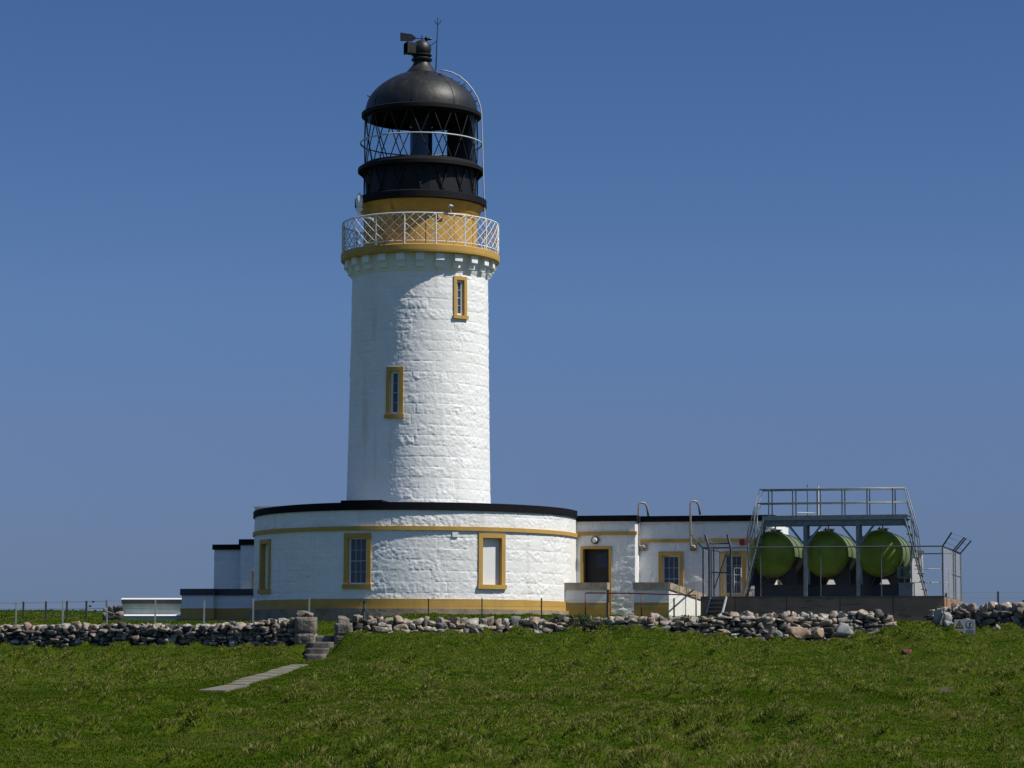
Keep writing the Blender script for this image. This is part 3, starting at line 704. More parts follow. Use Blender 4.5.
# low white wall further left, its shade and lit edges put into the colours
lw = thing('low_wall', at(150, 614, 108), 'low white wall at the far left, shade painted grey and lit edges white', 'wall')
def xbox(m, pa, pb, Ya, Yb, y0, y1, th): # box between two sight lines with thickness
    a = at(pa, y0, Ya); b = at(pb, y0, Yb); za = at(pa, y0, Ya).z; zb = at(pb, y0, Yb).z; a1 = at(pa, y1, Ya).z; b1 = at(pb, y1, Yb).z
    d = Vector((b.x-a.x, b.y-a.y, 0)).normalized(); n = Vector((-d.y, d.x, 0))*th
    m.hexa([Vector((a.x,a.y,a1)),Vector((b.x,b.y,b1)),Vector((b.x,b.y,b1))+n,Vector((a.x,a.y,a1))+n,Vector((a.x,a.y,za)),Vector((b.x,b.y,zb)),Vector((b.x,b.y,zb))+n,Vector((a.x,a.y,za))+n])
    return m
xbox(MB(), 122.3, 186, 108.3, 107.9, 603.5, 622, .3).build('wall', M['lowwall'], lw)
xbox(MB(), 121.5, 186, 108.22, 107.82, 599.3, 603.5, .5).build('coping', M['cap_grey'], lw)
def slopebox(pa, pb, Ya, Yb, y0, y1, nm):   # sloping top strip, its white standing in for the lit edge
    a = at(pa, y1, Ya); b = at(pb, y1, Yb); d = Vector((b.x-a.x, b.y-a.y, 0)).normalized(); n = Vector((-d.y, d.x, 0)); h = Vector((0,0,(y1-y0)/F*Ya))
    MB().hexa([a-n*.03, b-n*.03, b+n*.5, a+n*.5, a+n*.06+h, b+n*.06+h, b+n*.42+h, a+n*.42+h]).build(nm, M['whitesmooth'], lw)
slopebox(121.3, 186, 108.2, 107.8, 598.0, 599.4, 'coping_top')
xbox(MB(), 122, 186, 107.9, 107.5, 615.9, 622, .45).build('ledge', M['lowwall'], lw)
slopebox(122, 186, 107.85, 107.45, 614.3, 615.9, 'ledge_top')

# ================================================================== YARD WALLS by the door
def yz(py, px, v): return hitv(px, py, v)[1]
YV = -.75
ya = thing('yard_wall', loc(6.7, YV, GZ), 'short low white wall with stone cap left of the doorway', 'wall', 'low walls beside the doorway')
uA0 = RB+.0; uA1, _ = hitv(606.3, 600, YV); za1 = yz(582.6, 590, YV); za0 = yz(589.6, 590, YV); zap = yz(602.6, 590, YV)
MB().ubox(uA0-.2, uA1, YV, YV+.35, zap, za0).build('wall', M['white'], ya)
MB().ubox(uA0-.25, uA1+.04, YV-.05, YV+.40, za0, za1).build('cap', M['capstone'], ya)
MB().ubox(uA0-.2, uA1+.02, YV-.02, YV+.37, 1.2, zap).build('plinth', M['ochre'], ya)
yb_ = thing('yard_wall', loc(9, YV, GZ), 'canted low white wall with stone caps right of the doorway', 'wall', 'low walls beside the doorway')
uB0, _ = hitv(634, 600, YV); uB1, _ = hitv(669, 600, YV)
MB().ubox(uB0, uB1, YV, YV+.35, zap, za0).build('wall', M['white'], yb_)
cpb = MB()
for k in range(3):
    q0 = uB0-.04+(uB1-uB0+.06)*k/2; 
    if k < 2: cpb.ubox(q0, uB0-.04+(uB1-uB0+.06)*(k+1)/2-.012, YV-.05, YV+.40, za0, za1)
pB = loc(uB1, YV, 0); pE = at(706, 600, pB.y+1.75)
dB = Vector((pE.x-pB.x, pE.y-pB.y, 0)); nB = Vector((-dB.y, dB.x, 0)).normalized()*.3
zE = at(706, 594.5, pE.y).z; hcap = za1-za0
def wallseg(m, a, b, z0a, z1a, z0b, z1b, n0, n1):
    return m.hexa([a+n0+Vector((0,0,z0a)), b+n0+Vector((0,0,z0b)), b+n1+Vector((0,0,z0b)), a+n1+Vector((0,0,z0a)),
                   a+n0+Vector((0,0,z1a)), b+n0+Vector((0,0,z1b)), b+n1+Vector((0,0,z1b)), a+n1+Vector((0,0,z1a))])
wallseg(MB(), pB, pB+dB, 1.2, za0-.0, 1.2, zE-hcap, nB*0, nB).build('canted_wall', M['white'], yb_)
for k in range(4):
    t0, t1 = k/4+.005, (k+1)/4-.008
    wallseg(cpb, pB+dB*t0, pB+dB*t1, za0+(zE-hcap-za0)*t0+.002, za1+(zE-za1)*t0-.004, za0+(zE-hcap-za0)*t1+.002, za1+(zE-za1)*t1-.004, -nB*.15, nB*1.1)
cpb.build('cap', M['capstone'], yb_)
MB().ubox(uB0, uB1-.003, YV-.02, YV+.33, 1.2, zap).build('plinth', M['ochre'], yb_)

# ================================================================== RED HANDRAIL, POSTS
hrl = thing('handrail', at(640, 612, 91.2), 'thin oxide red pipe handrail in front of the doorway', 'handrail')
p = [at(585.5, 592.8, 91.6), at(641.5, 593.5, 91.4), at(696, 595.2, 91.2)]
MB().tube([p[0]+Vector((0,0,-.03)), p[0]+Vector((.03,0,0)), p[1], p[2]+Vector((-.03,0,0)), p[2]+Vector((0,0,-.03))], .024, 8).build('rail', M['red'], hrl, smooth=True)
for q in p: MB().tube([(q.x,q.y,q.z-.02),(q.x,q.y,gz(q.x,q.y)-.1)], .024, 8).build('post', M['red'], hrl, smooth=True)
def copy_tree(o, parent=None):
    c = o.copy(); C.objects.link(c)
    if parent: c.parent = parent
    for ch in list(o.children): copy_tree(ch, c)
    return c
yf_ = thing('iron_post_fence', at(500, 612, 88.2), 'row of thin dark iron posts standing between the stone wall and the round building', 'fence')
wp = []
for px, y0, h, w in ((428.5, 598.5, 14, .04), (482, 598, 15, .04), (541.5, 598, 15, .045), (607.5, 589.5, 27, .075), (674, 598, 16, .05)):
    q = at(px, y0, 88.4); g0 = gz(q.x, q.y)
    MB().box(q.x-w/2, q.x+w/2, q.y-.03, q.y+.03, g0-.2, q.z).build('post', M['iron'], yf_); wp.append(q)
for dz in (.06, .28):
    MB().tube([q+Vector((0,0,-dz-(.3 if abs(q.z-wp[0].z) > .2 else 0))) for q in wp], .004, 4).build('wire', M['wire'], yf_)
lf = thing('wire_fence', at(160, 618, 88), 'pale post and wire fence running just behind the left stone wall', 'fence', 'wire fences left of the building')
wp = []
for px, y0 in ((-40,601.5),(16.2,602),(63,600.5),(107.3,599.5),(155.4,599.8),(204.3,600.3),(253.3,598.5),(309.3,598)):
    Y = float(Yw(X(px, 86)))+1.2; q = at(px, y0, Y); g0 = gz(q.x, q.y)
    MB().box(q.x-.022, q.x+.022, q.y-.03, q.y+.03, g0-.2, q.z).build('post', M['post'], lf); wp.append(q)
for dz in (.05, .3, .55):
    MB().tube([q+Vector((0,0,-dz)) for q in wp], .004, 4).build('wire', M['wire'], lf)
ff = thing('wire_fence', at(60, 618, 104), 'dark post and wire fence farther back on the grassy rise', 'fence', 'wire fences left of the building')
wp = []
for k, (px, y0) in enumerate(((-30,601.5),(23.5,601.5),(46,601.3),(67,600.8),(86.5,600.8),(106.8,600.5))):
    q = at(px, y0, 108-k*.8); g0 = gz(q.x, q.y)
    MB().box(q.x-.035, q.x+.035, q.y-.03, q.y+.03, g0-.2, q.z).build('post', M['postdark'], ff); wp.append(q)
for dz in (.05, .3, .5): MB().tube([q+Vector((0,0,-dz)) for q in wp], .004, 4).build('wire', M['wire'], ff)
rf = thing('wire_fence', at(1000, 605, 90), 'dark post and wire fence behind the far right stone wall', 'fence')
wp = []
for px, y0 in ((946,593),(998,591.5),(1023.5,600),(1065,592)):
    q = at(px, y0, 90.5); g0 = gz(q.x, q.y)
    MB().box(q.x-.03, q.x+.03, q.y-.03, q.y+.03, g0-.3, q.z).build('post', M['postdark'], rf); wp.append(q)
for y0 in (592.5, 598, 601): MB().tube([at(px, y0, 90.5) for px in (946, 998, 1065)], .004, 4).build('wire', M['wire'], rf)
# stay wired corner post
sp = thing('strainer_post', at(364, 614, 88), 'dark braced corner post beside the gateway in the stone wall', 'post')
a = at(364.3, 599.5, 88); MB().tube([a, (a.x,a.y,gz(a.x,a.y)-.1)], .04, 8).build('upright', M['galvdark'], sp)
MB().tube([at(364.5,608,88), at(373,618,87.5)], .02, 6).tube([at(364.5,606,88), at(360,618,88.6)], .02, 6).build('stay', M['galvdark'], sp)
b = at(366.3, 600, 88); MB().box(a.x-.07,a.x+.10,a.y-.06,a.y+.06,a.z-.05,a.z+.02).build('cap', M['galvdark'], sp)

# ================================================================== TANK COMPOUND
CV = -3.2
def cz(py, px=820, v=CV): return hitv(px, py, v)[1]
zC = cz(597.2); uL, _ = hitv(702, 600, CV); uR, _ = hitv(944.5, 600, CV); CB = 3.3
pl = thing('concrete_platform', loc((uL+uR)/2, CV, GZ), 'long brown grey concrete platform carrying the green tanks', 'platform')
b = MB().ubox(uL-.05, uR, CV, 1.45, .9, zC)
b.ubox(u_e+.2, uR, 1.45, CB, .9, zC-.001); b.build('slab', M['concrete'], pl)
jb = MB()
for px in (735, 786.5, 840, 893): 
    u, _ = hitv(px, 600, CV); MB().ubox(u-.012, u+.012, CV-.006, CV+.01, 1.2, zC-.01).build('joint', M['iron'], pl)
MB().ubox(uL-.05, uR+.0, CV-.03, CV+.12, zC+.001, zC+.035).build('kerb_angle', M['galvdark'], pl)
# skid
TV = -2.35    # tank fronts
sk = thing('tank_cradle', loc(15, TV, zC), 'dark steel beam cradle the three green tanks sit on', 'cradle')
us0, _ = hitv(754, 590, TV); us1, _ = hitv(903, 590, TV); zs = cz(584.5, 820, TV)
for nm, v in (('front_beam', TV+.12), ('rear_beam', TV+2.5)):
    b = MB().ubox(us0, us1, v-.09, v+.09, zC+.05, zC+.08).ubox(us0, us1, v-.01, v+.01, zC+.08, zs-.03).ubox(us0, us1, v-.09, v+.09, zs-.03, zs); b.build(nm, M['skid'], sk)
b = MB()
for k in range(9):
    u = us0+(us1-us0)*(k+.5)/9; MB().ubox(u-.08, u+.08, TV+.16, TV+2.4, zC, zC+.22).build('cross_member', M['skid'], sk)
# tanks
def tank(k, px, pcy, prx, label):
    uc, zc_ = hitv(px-3, pcy, TV); r = .80; L = 2.9
    t = thing('fuel_tank', loc(uc, TV, zs), label, 'tank', 'horizontal green fuel tanks')
    def ringp(v, rr, n=48): return [loc(uc+rr*math.cos(2*math.pi*j/n), v, zc_+rr*math.sin(2*math.pi*j/n)) for j in range(n)]
    def shell(prof, cap0=False, cap1=False, n=48):
        m = MB(); vs = []
        for v, rr in prof: vs += ringp(v, rr, n)
        fs = []
        for i in range(len(prof)-1):
            for j in range(n): fs.append((i*n+j, i*n+(j+1)%n, (i+1)*n+(j+1)%n, (i+1)*n+j))
        if cap0: fs.append(tuple(range(n)))
        if cap1: fs.append(tuple((len(prof)-1)*n+j for j in range(n)))
        return m.add(vs, fs)
    shell([(TV+.30, r), (TV+.30+L, r)]).build('shell', M['greenside'], t, smooth=True)
    for nm, sg, v0 in (('front_end', -1, TV+.30), ('rear_end', 1, TV+.30+L)):
        pf = [(v0, r+.012), (v0+sg*.05, r+.010), (v0+sg*.075, r-.02)]+[(v0+sg*(.075+.24*math.sin(math.pi/2*q/8)), (r-.02)*math.cos(math.pi/2*q/8)+.001) for q in range(1, 9)]
        shell(pf).build(nm, M['green'], t, smooth=True)
    for v in (TV+1.25, TV+2.6): shell([(v-.05, r+.002),(v-.05, r+.018),(v+.05, r+.018),(v+.05, r+.002)]).build('band', M['strap'], t, smooth=True, auto=30)
    for v in (TV+.62, TV+2.4):
        pf = [(-.80, 0), (-.32, 0), (-.2, .24), (.2, .24), (.32, 0), (.80, 0)]+[(x, zc_-zs-math.sqrt((r*1.003)**2-x*x)) for x in [.78-.12*q for q in range(14)]]
        m_ = len(pf); vs = [loc(uc+x, v+dv, zs+z) for dv in (0, .16) for x, z in pf]
        MB().add(vs, [tuple(range(m_)), tuple(range(m_, 2*m_))]+[(q, (q+1)%m_, m_+(q+1)%m_, m_+q) for q in range(m_)]).build('saddle', M['skid'], t)
    tp = loc(uc+.05, TV+.95, zc_+r-.03); mh = MB().lathe(tp, [(.15,0),(.15,.09),(.20,.09),(.20,.13),(.01,.14)], 24); mh.build('manhole', M['skid'], t)
    m = MB()
    for dv in (.45, 1.6): 
        q = loc(uc+(.1 if dv < 1 else -.15), TV+dv, zc_+r-.03); m.tube([q, q+Vector((0,0,.22))], .03, 6)
    q = loc(uc, TV+.4, zc_+r+.07); m.bar(q, loc(uc, TV+2.6, zc_+r+.07), .04, .04)
    m.build('pipework', M['galvdark'], t)
    a = R(150-10*k); g0 = loc(uc-.62*.9, TV+.0, zc_+.62); g1 = loc(uc-.52*.9, TV-.02, zc_+.18); MB().tube([g0, g1], .018, 6).build('dip_gauge', M['galv'], t)
    return uc, zc_
tks = [tank(0, 773.5, 554.2, 23, 'green fuel tank at the left, next to the sloping ladder'), tank(1, 827, 553.6, 23, 'middle one of the three green fuel tanks'), tank(2, 881.5, 553, 23, 'green fuel tank at the right, above the small green box')]
# gantry
GV = TV-.42
ga = thing('access_gantry', loc(15, GV, zC), 'galvanised steel walkway with handrails and sloping ladders over the tanks', 'gantry')
def gp(px, py, v=GV): u, z = hitv(px, py, v); return loc(u, v, z)
ug0, _ = hitv(764, 522, GV); ug1, _ = hitv(906.5, 522, GV); zb0 = cz(525.3, 830, GV); zb1 = cz(519.2, 830, GV); zdk = cz(519, 830, GV); GW = .62
def ubeam(m, u0, u1, v, z0, z1): 
    t = .014; return m.ubox(u0, u1, v-.04, v+.04, z0, z0+t).ubox(u0, u1, v-.01, v+.01, z0+t, z1-t).ubox(u0, u1, v-.04, v+.04, z1-t, z1)
ubeam(ubeam(MB(), ug0, ug1, GV, zb0, zb1), ug0, ug1, GV+GW, zb0, zb1).build('beam', M['galv'], ga)
MB().ubox(ug0-.05, ug1+.05, GV-.06, GV+GW+.06, zdk, zdk+.05).build('walkway', M['galv'], ga)
MB().ubox(ug0-.05, ug1+.05, GV-.075, GV-.062, zdk-.03, zdk+.13).ubox(ug0-.05, ug1+.05, GV+GW+.062, GV+GW+.075, zdk-.03, zdk+.13).build('toe_board', M['galv'], ga)
for px in (805.3, 858):
    u, _ = hitv(px, 550, GV)
    for v in (GV, GV+GW):
        MB().ubox(u-.062, u+.062, v-.035, v+.035, zC+.0, zb0).build('column', M['galv'], ga)
    for sg in (1, -1):
        MB().bar(loc(u+sg*.07, GV, zb0-.62), loc(u+sg*.55, GV, zb0-.01), .075, .05, V).build('knee_brace', M['galv'], ga)
zh = cz(488.8, 830, GV); zm = cz(502.5, 830, GV)
ul, _ = hitv(759.5, 489, GV); ur, _ = hitv(904.5, 488, GV)
for v in (GV, GV+GW):
    b = MB().tube([loc(ul, v, zh), loc(ur, v, zh)], .024, 8); b.tube([loc(ul-.07, v, zm), loc(ur+.06, v, zm)], .02, 8); ho = b.build('handrail', M['galv'], ga, smooth=True)
    for px in (769, 793, 817.5, 842.3, 867.3, 893):
        u, _ = hitv(px, 510, GV); MB().ubox(u-.022, u+.022, v-.014-.05*(1 if v == GV else -1), v+.014-.05*(1 if v == GV else -1), zdk-.12, zh).build('stanchion', M['galv'], ho)
def stair(top_px, bot_px, rail_top_px, name, mt):
    u0, _ = hitv(top_px, 524, GV); u1, _ = hitv(bot_px, 596, GV); s = MB(); z0 = zdk; z1 = zC
    for v in (GV, GV+GW): s.bar(loc(u0, v, z0), loc(u1, v, z1+.02), .04, .32, V.cross(Vector((u1-u0,0,1))) if False else None)
    so_ = s.build(name, mt, ga)
    tr_ = MB(); n = 10
    for k in range(1, n):
        t = k/n; u = u0+(u1-u0)*t; z = z0+(z1-z0)*t; MB().ubox(u-.09, u+.09, GV+.02, GV+GW-.02, z-.015, z+.015).build('tread', mt, so_)
    sg = 1 if u0 > u1 else -1
    h = MB(); du = u1-u0
    for v in (GV, GV+GW):
        ur_ = ul if sg > 0 else ur
        h.tube([loc(ur_, v, zh), loc(ur_+du*.56, v, zh-(z0-z1)*.53), loc(ur_+du*.62, v, zh-(z0-z1)*.62-.1), loc(u0+du*.72+.0, v, z0+(z1-z0)*.70)], .02, 6)
        h.tube([loc(ur_-sg*.07, v, zm), loc(ur_-sg*.07+du*.45, v, zm-(z0-z1)*.45)], .016, 6)
        h.tube([loc(ur_+du*.27, v, zh-(z0-z1)*.27), loc(u0+du*.42, v, z0+(z1-z0)*.42)], .016, 6)
    h.build('stair_rail', mt, so_, smooth=True)
stair(764, 743.5, 758, 'ladder_stair', M['galv']); stair(905, 926, 905, 'ladder_stair', M['galv'])
# valve boxes under tank three
vb_ = thing('green_box', gp(904, 578, TV-.0), 'small dull green control box fixed below the right tank', 'box')
u0, z0 = hitv(897, 578.2, TV-.1); u1, z1 = hitv(909.8, 566.3, TV-.1); MB().ubox(u0, u1, TV-.1, TV+.3, z0, z1).build('body', M['greendull'], vb_)
MB().ubox(u0+.13, u0+.22, TV-.108, TV-.1, z0+.08, z1-.08).build('panel', M['skid'], vb_)
for uu in (u0+.03, u1-.07): MB().ubox(uu, uu+.04, TV, TV+.04, zC, z0).build('leg', M['skid'], vb_)
gb_ = thing('grey_cabinet', gp(905, 597, TV-.3), 'grey steel cabinet on the platform edge below the green box', 'cabinet')
u0, z0 = hitv(899, 597, TV-.45); u1, z1 = hitv(911.7, 583.5, TV-.45); MB().ubox(u0, u1, TV-.45, TV-.15, zC, z1).build('body', M['galv'], gb_)
MB().ubox(u0-.03, u1+.03, TV-.48, TV-.12, z1, z1+.03).build('lid', M['galv'], gb_)
MB().tube([loc(u1+.08, TV-.45, zC), loc(u1+.08, TV-.45, z1+.03), loc(u1+.0, TV-.45, z1+.03)], .02, 6).build('pipe', M['galv'], gb_)

# security fence
sf = thing('security_fence', loc(15, CV+.1, zC), 'grey steel chain link fence with cranked barbed tops around the tanks', 'fence')
FV = CV+.12; zT = cz(547, 820, FV)
def fpost(u, v, arm, w=.055, m=M['galvdark']):
    p = MB().tube([loc(u, v, zC-.2), loc(u, v, zT)], w/2, 6)
    if arm: p.tube([loc(u, v, zT-.01), loc(u+arm[0], v+arm[1], zT+.46)], w/2*.9, 6)
    p.build('post', m, sf)
def linkmesh(m, a, b, z0, z1, sp=.16, r=.0009):
    L = (b-a).length; d = (b-a)/L; H = z1-z0
    k = -H
    while k < L:
        for sg in (1, -1):
            # diagonal from bottom k to top k+H (or mirrored), clipped
            s0 = max(0, k); s1 = min(L, k+H)
            if s1-s0 > .02:
                t0 = s0-k; t1 = s1-k
                za, zb_ = (z0+t0, z0+t1) if sg > 0 else (z1-t0, z1-t1)
                p = a+d*s0; q = a+d*s1; pts = [Vector((p.x,p.y,za)), Vector((q.x,q.y,zb_))]
                m.tube(pts, r, 3)
        k += sp
uF0, _ = hitv(703, 560, FV); uF1, _ = hitv(942.7, 560, FV)
FB0 = 1.4; FB1 = 3.2
# front posts (thin), gate posts (thick, cranked), corners
fpost(uF0, FV, (-.42, 0)); 
ug_a, _ = hitv(709.5, 560, FV); ug_b, _ = hitv(731, 560, FV)
fpost(ug_a, FV, (-.15, .0), .11); fpost(ug_b, FV, (-.12, 0), .11)
for px in (760.5, 820.5, 864.2+17, 911.5): u, _ = hitv(px, 570, FV); fpost(u, FV, None, .045)
fpost(uF1, FV, (.33, -.12), .06)
for v, w in ((.55, .06), (1.25, .06), (FB1, .06)): fpost(uF1, v, (.40, 0), w)
for v in (-1.5, .1): fpost(uF0, v, (-.42, 0), .05)
for u in (u_e+1.2, u_e+3.0): fpost(u, FB1, None, .05)
MB().tube([loc(uF0, FV, zT), loc(uF1, FV, zT)], .028, 6).build('top_rail', M['galvdark'], sf)
MB().tube([loc(uF1, FV, zT), loc(uF1, FB1, zT), loc(u_e+.1, FB1, zT)], .028, 6).build('top_rail', M['galvdark'], sf)
MB().tube([loc(uF0, FV, zT), loc(uF0, FB0, zT)], .028, 6).build('top_rail', M['galvdark'], sf)
MB().tube([loc(uF1, .0, (zC+zT)/2), loc(uF1, FB1, (zC+zT)/2)], .016, 6).build('mid_rail', M['galvdark'], sf)
zg = cz(543.5, 720, FV)
gt = MB().tube([loc(ug_a-.06, FV, zg), loc(ug_b-.06, FV, zg)], .03, 6)
um, _ = hitv(713.8, 570, FV); um2, _ = hitv(727, 570, FV)
zmid = cz(572.5, 720, FV)
gt.tube([loc(um, FV, zC+.05), loc(um, FV, zT)], .025, 6).tube([loc(ug_a, FV, zmid), loc(ug_b, FV, zmid)], .025, 6).tube([loc(um, FV, cz(590, 715, FV)), loc(ug_b-.15, FV, cz(552, 725, FV))], .02, 6)
gt.build('gate', M['galvdark'], sf)
for (du0, z0_) in ((.10, .12), (.25, .28), (.38, .42)):
    wr = MB().tube([loc(uF1+.0+du0*.85, FV-.03, zT+z0_*1.05), loc(uF1+du0, .55, zT+z0_*1.08), loc(uF1+du0, 1.25, zT+z0_*1.08), loc(uF1+du0, FB1, zT+z0_*1.08)], .007, 4)
    wl2 = MB(); wl2.tube([loc(uF0-du0, FV, zT+z0_*1.08), loc(uF0-du0, -1.5, zT+z0_*1.08), loc(uF0-du0, .1, zT+z0_*1.08)], .006, 4)
    wr.build('barbed_wire', M['wire'], sf); wl2.build('barbed_wire', M['wire'], sf)
lm = MB()
linkmesh(lm, loc(uF0, FV, 0), loc(uF1, FV, 0), zC+.03, zT); linkmesh(lm, loc(uF1, FV, 0), loc(uF1, FB1, 0), zC+.03, zT, .14, .0022); linkmesh(lm, loc(u_e+.2, FB1, 0), loc(uF1, FB1, 0), zC+.03, zT)
linkmesh(lm, loc(uF0, FV, 0), loc(uF0, FB0, 0), zC+.03, zT)
lm.build('wire_mesh', M['wire'], sf)
# inner handrail behind fence, right side
ir = thing('platform_handrail', loc(uF1-.6, 1.6, zC), 'low grey tube handrail inside the right end of the compound', 'handrail')
a = gp(928, 569, .9); b = gp(948.5, 569.2, 1.6); MB().tube([a+Vector((-.5,0,0)), a, b, Vector((b.x,b.y,zC))], .018, 6).build('top_rail', M['galv'], ir)
a = gp(928, 582.5, .9); b = gp(949.5, 582.5, 1.6); MB().tube([a+Vector((-.5,0,0)), a, b], .018, 6).build('mid_rail', M['galv'], ir)
# small steps
st = thing('metal_steps', at(716, 613, 91.6), 'short pale metal step ladder leading up to the compound gate', 'steps')
tl = gp(708.5+2.2, 597.5, CV-.05); trr = gp(726.5, 597, CV-.05); bl_ = at(706.3, 614, 91.9); brr = at(722.3, 614, 91.4)
for a, b in ((tl, bl_), (trr, brr)): MB().bar(a, b, .035, .09).build('stringer', M['railgrey'], st)
b = MB()
for k in range(4):
    t = (k+.4)/4; p0 = tl.lerp(bl_, t); p1 = trr.lerp(brr, t); b.bar(p0, p1, .10, .03)
b.build('tread', M['galv'], st)
# low white ladder by the wall inside
sl_ = thing('white_ladder', gp(738, 596, .6), 'little white metal ladder beside the sloping stair', 'ladder')
a0, a1 = gp(734.3, 596, .6), gp(734.3, 568, .6); b0, b1 = gp(741, 596, .6), gp(741, 568, .6)
MB().tube([a0,a1,b1,b0], .02, 6).tube([gp(734.3,582,.6), gp(741,582,.6)], .015, 6).tube([gp(734.3,575,.6), gp(741,575,.6)], .015, 6).build('frame', M['rail'], sl_)
# low white building behind the tanks
bw_ = thing('white_shed', at(860, 596, 99), 'low white shed glimpsed behind and below the green tanks', 'shed')
a = at(783, 600, 97.0); b = at(923.5, 600, 97.6); zlo = 1.3; zhi = at(900, 553, 97.5).z
d = Vector((b.x-a.x, b.y-a.y, 0)); nn = Vector((-d.y, d.x, 0)).normalized()*1.6; a = Vector((a.x,a.y,0)); z0v = Vector((0,0,0))
wallseg(MB(), a, a+d, zlo, zhi, zlo, zhi, z0v, nn).build('wall', M['whitesmooth'], bw_)
wallseg(MB(), a-d*.004, a+d*1.004, zhi, zhi+.1, zhi, zhi+.1, -nn*.04, nn*1.04).build('roof', M['cap_grey'], bw_)
for px in (785.3, 863.5):
    t = (X(px, 97.2)-a.x)/d.x; wallseg(MB(), a+d*(t-.004), a+d*(t+.008), zlo, zhi, zlo, zhi, -nn*.02, nn*0).build('pilaster', M['ochre'], bw_)
for px, y0, w in ((807.3, 484.5, .018),):
    ap = thing('aerial_pole', at(px, 596, 97.0), 'thin vertical aerial pole rising behind the walkway', 'aerial'); q = at(px, y0, 96.6)
    MB().tube([q, (q.x,q.y,zC-.2)], w, 6).build('mast', M['galvdark'], ap); MB().tube([q+Vector((0,0,-.25)), q+Vector((.0,0,-.2)), q], [.01,.03,.008], 6).build('tip', M['galv'], ap)

wr_ = thing('white_pole', at(818, 596, 96.2), 'thin white pole with a short crossbar just behind the walkway rails', 'pole')
q = at(818.3, 486, 96.2); MB().tube([q, (q.x,q.y,1.3)], .03, 6).build('upright', M['rail'], wr_)
q2 = at(797.5, 512.7, 96.4); q3 = at(818.3, 513.2, 96.2); MB().tube([q2, q3], .028, 6).build('crossbar', M['rail'], wr_)
# ================================================================== STONES
def cubesphere(n=4):
    vs = {}; fs = []
    def idx(p):
        k = tuple(round(c, 5) for c in p)
        if k not in vs: vs[k] = len(vs)
        return vs[k]
    for ax in range(3):
        for sg in (-1, 1):
            for i in range(n):
                for j in range(n):
                    q = []
                    for a, b in ((i,j),(i+1,j),(i+1,j+1),(i,j+1)):
                        p = [0,0,0]; p[ax] = sg; p[(ax+1)%3] = 2*a/n-1; p[(ax+2)%3] = 2*b/n-1; q.append(idx(p))
                    fs.append(q if sg > 0 else q[::-1])
    P = np.array(list(vs.keys())); CP = P.copy()
    P = P/((np.abs(P)**9).sum(1)**(1/9))[:, None]
    return P*.55+CP*.45, np.array(fs), CP
SP, SF, CP = cubesphere(4)
class Stones:
    def __init__(s): s.V = []; s.F = []; s.n = 0
    def add(s, c, size, rot=None, rough=.16, nchop=7, sq=.38):
        sd = random.random()*1000
        P = SP*(1-sq)+CP*sq
        for k in range(nchop):  # chop with random planes for angular faces
            nrm = rng.normal(size=3); nrm /= np.linalg.norm(nrm); dd = P@nrm; lim = random.uniform(.58, .92)
            P -= np.outer(np.maximum(dd-lim, 0), nrm)
        N = fbm(P[:,0]*1.7+sd, P[:,1]*1.7+P[:,2]*2.3+sd*.7, 1, 2); N2 = fbm(P[:,0]*4+sd, P[:,1]*4-P[:,2]*4.7+sd, 2, 2); P = P*(1+rough*N[:, None]+.05*N2[:, None])
        P = P*np.array(size)/2
        rot = rot or (random.uniform(-.12,.12), random.uniform(-.16,.16), random.uniform(-.25,.25))
        m = np.array(Matrix.Rotation(rot[2],3,'Z')@Matrix.Rotation(rot[1],3,'Y')@Matrix.Rotation(rot[0],3,'X'))
        s.V.append(P@m.T+np.array(c)); s.F.append(SF+s.n); s.n += len(P)
    def build(s, name, m, parent=None, org=(0,0,0)):
        return npmesh(name, np.concatenate(s.V), np.concatenate(s.F), m, parent, org, False)
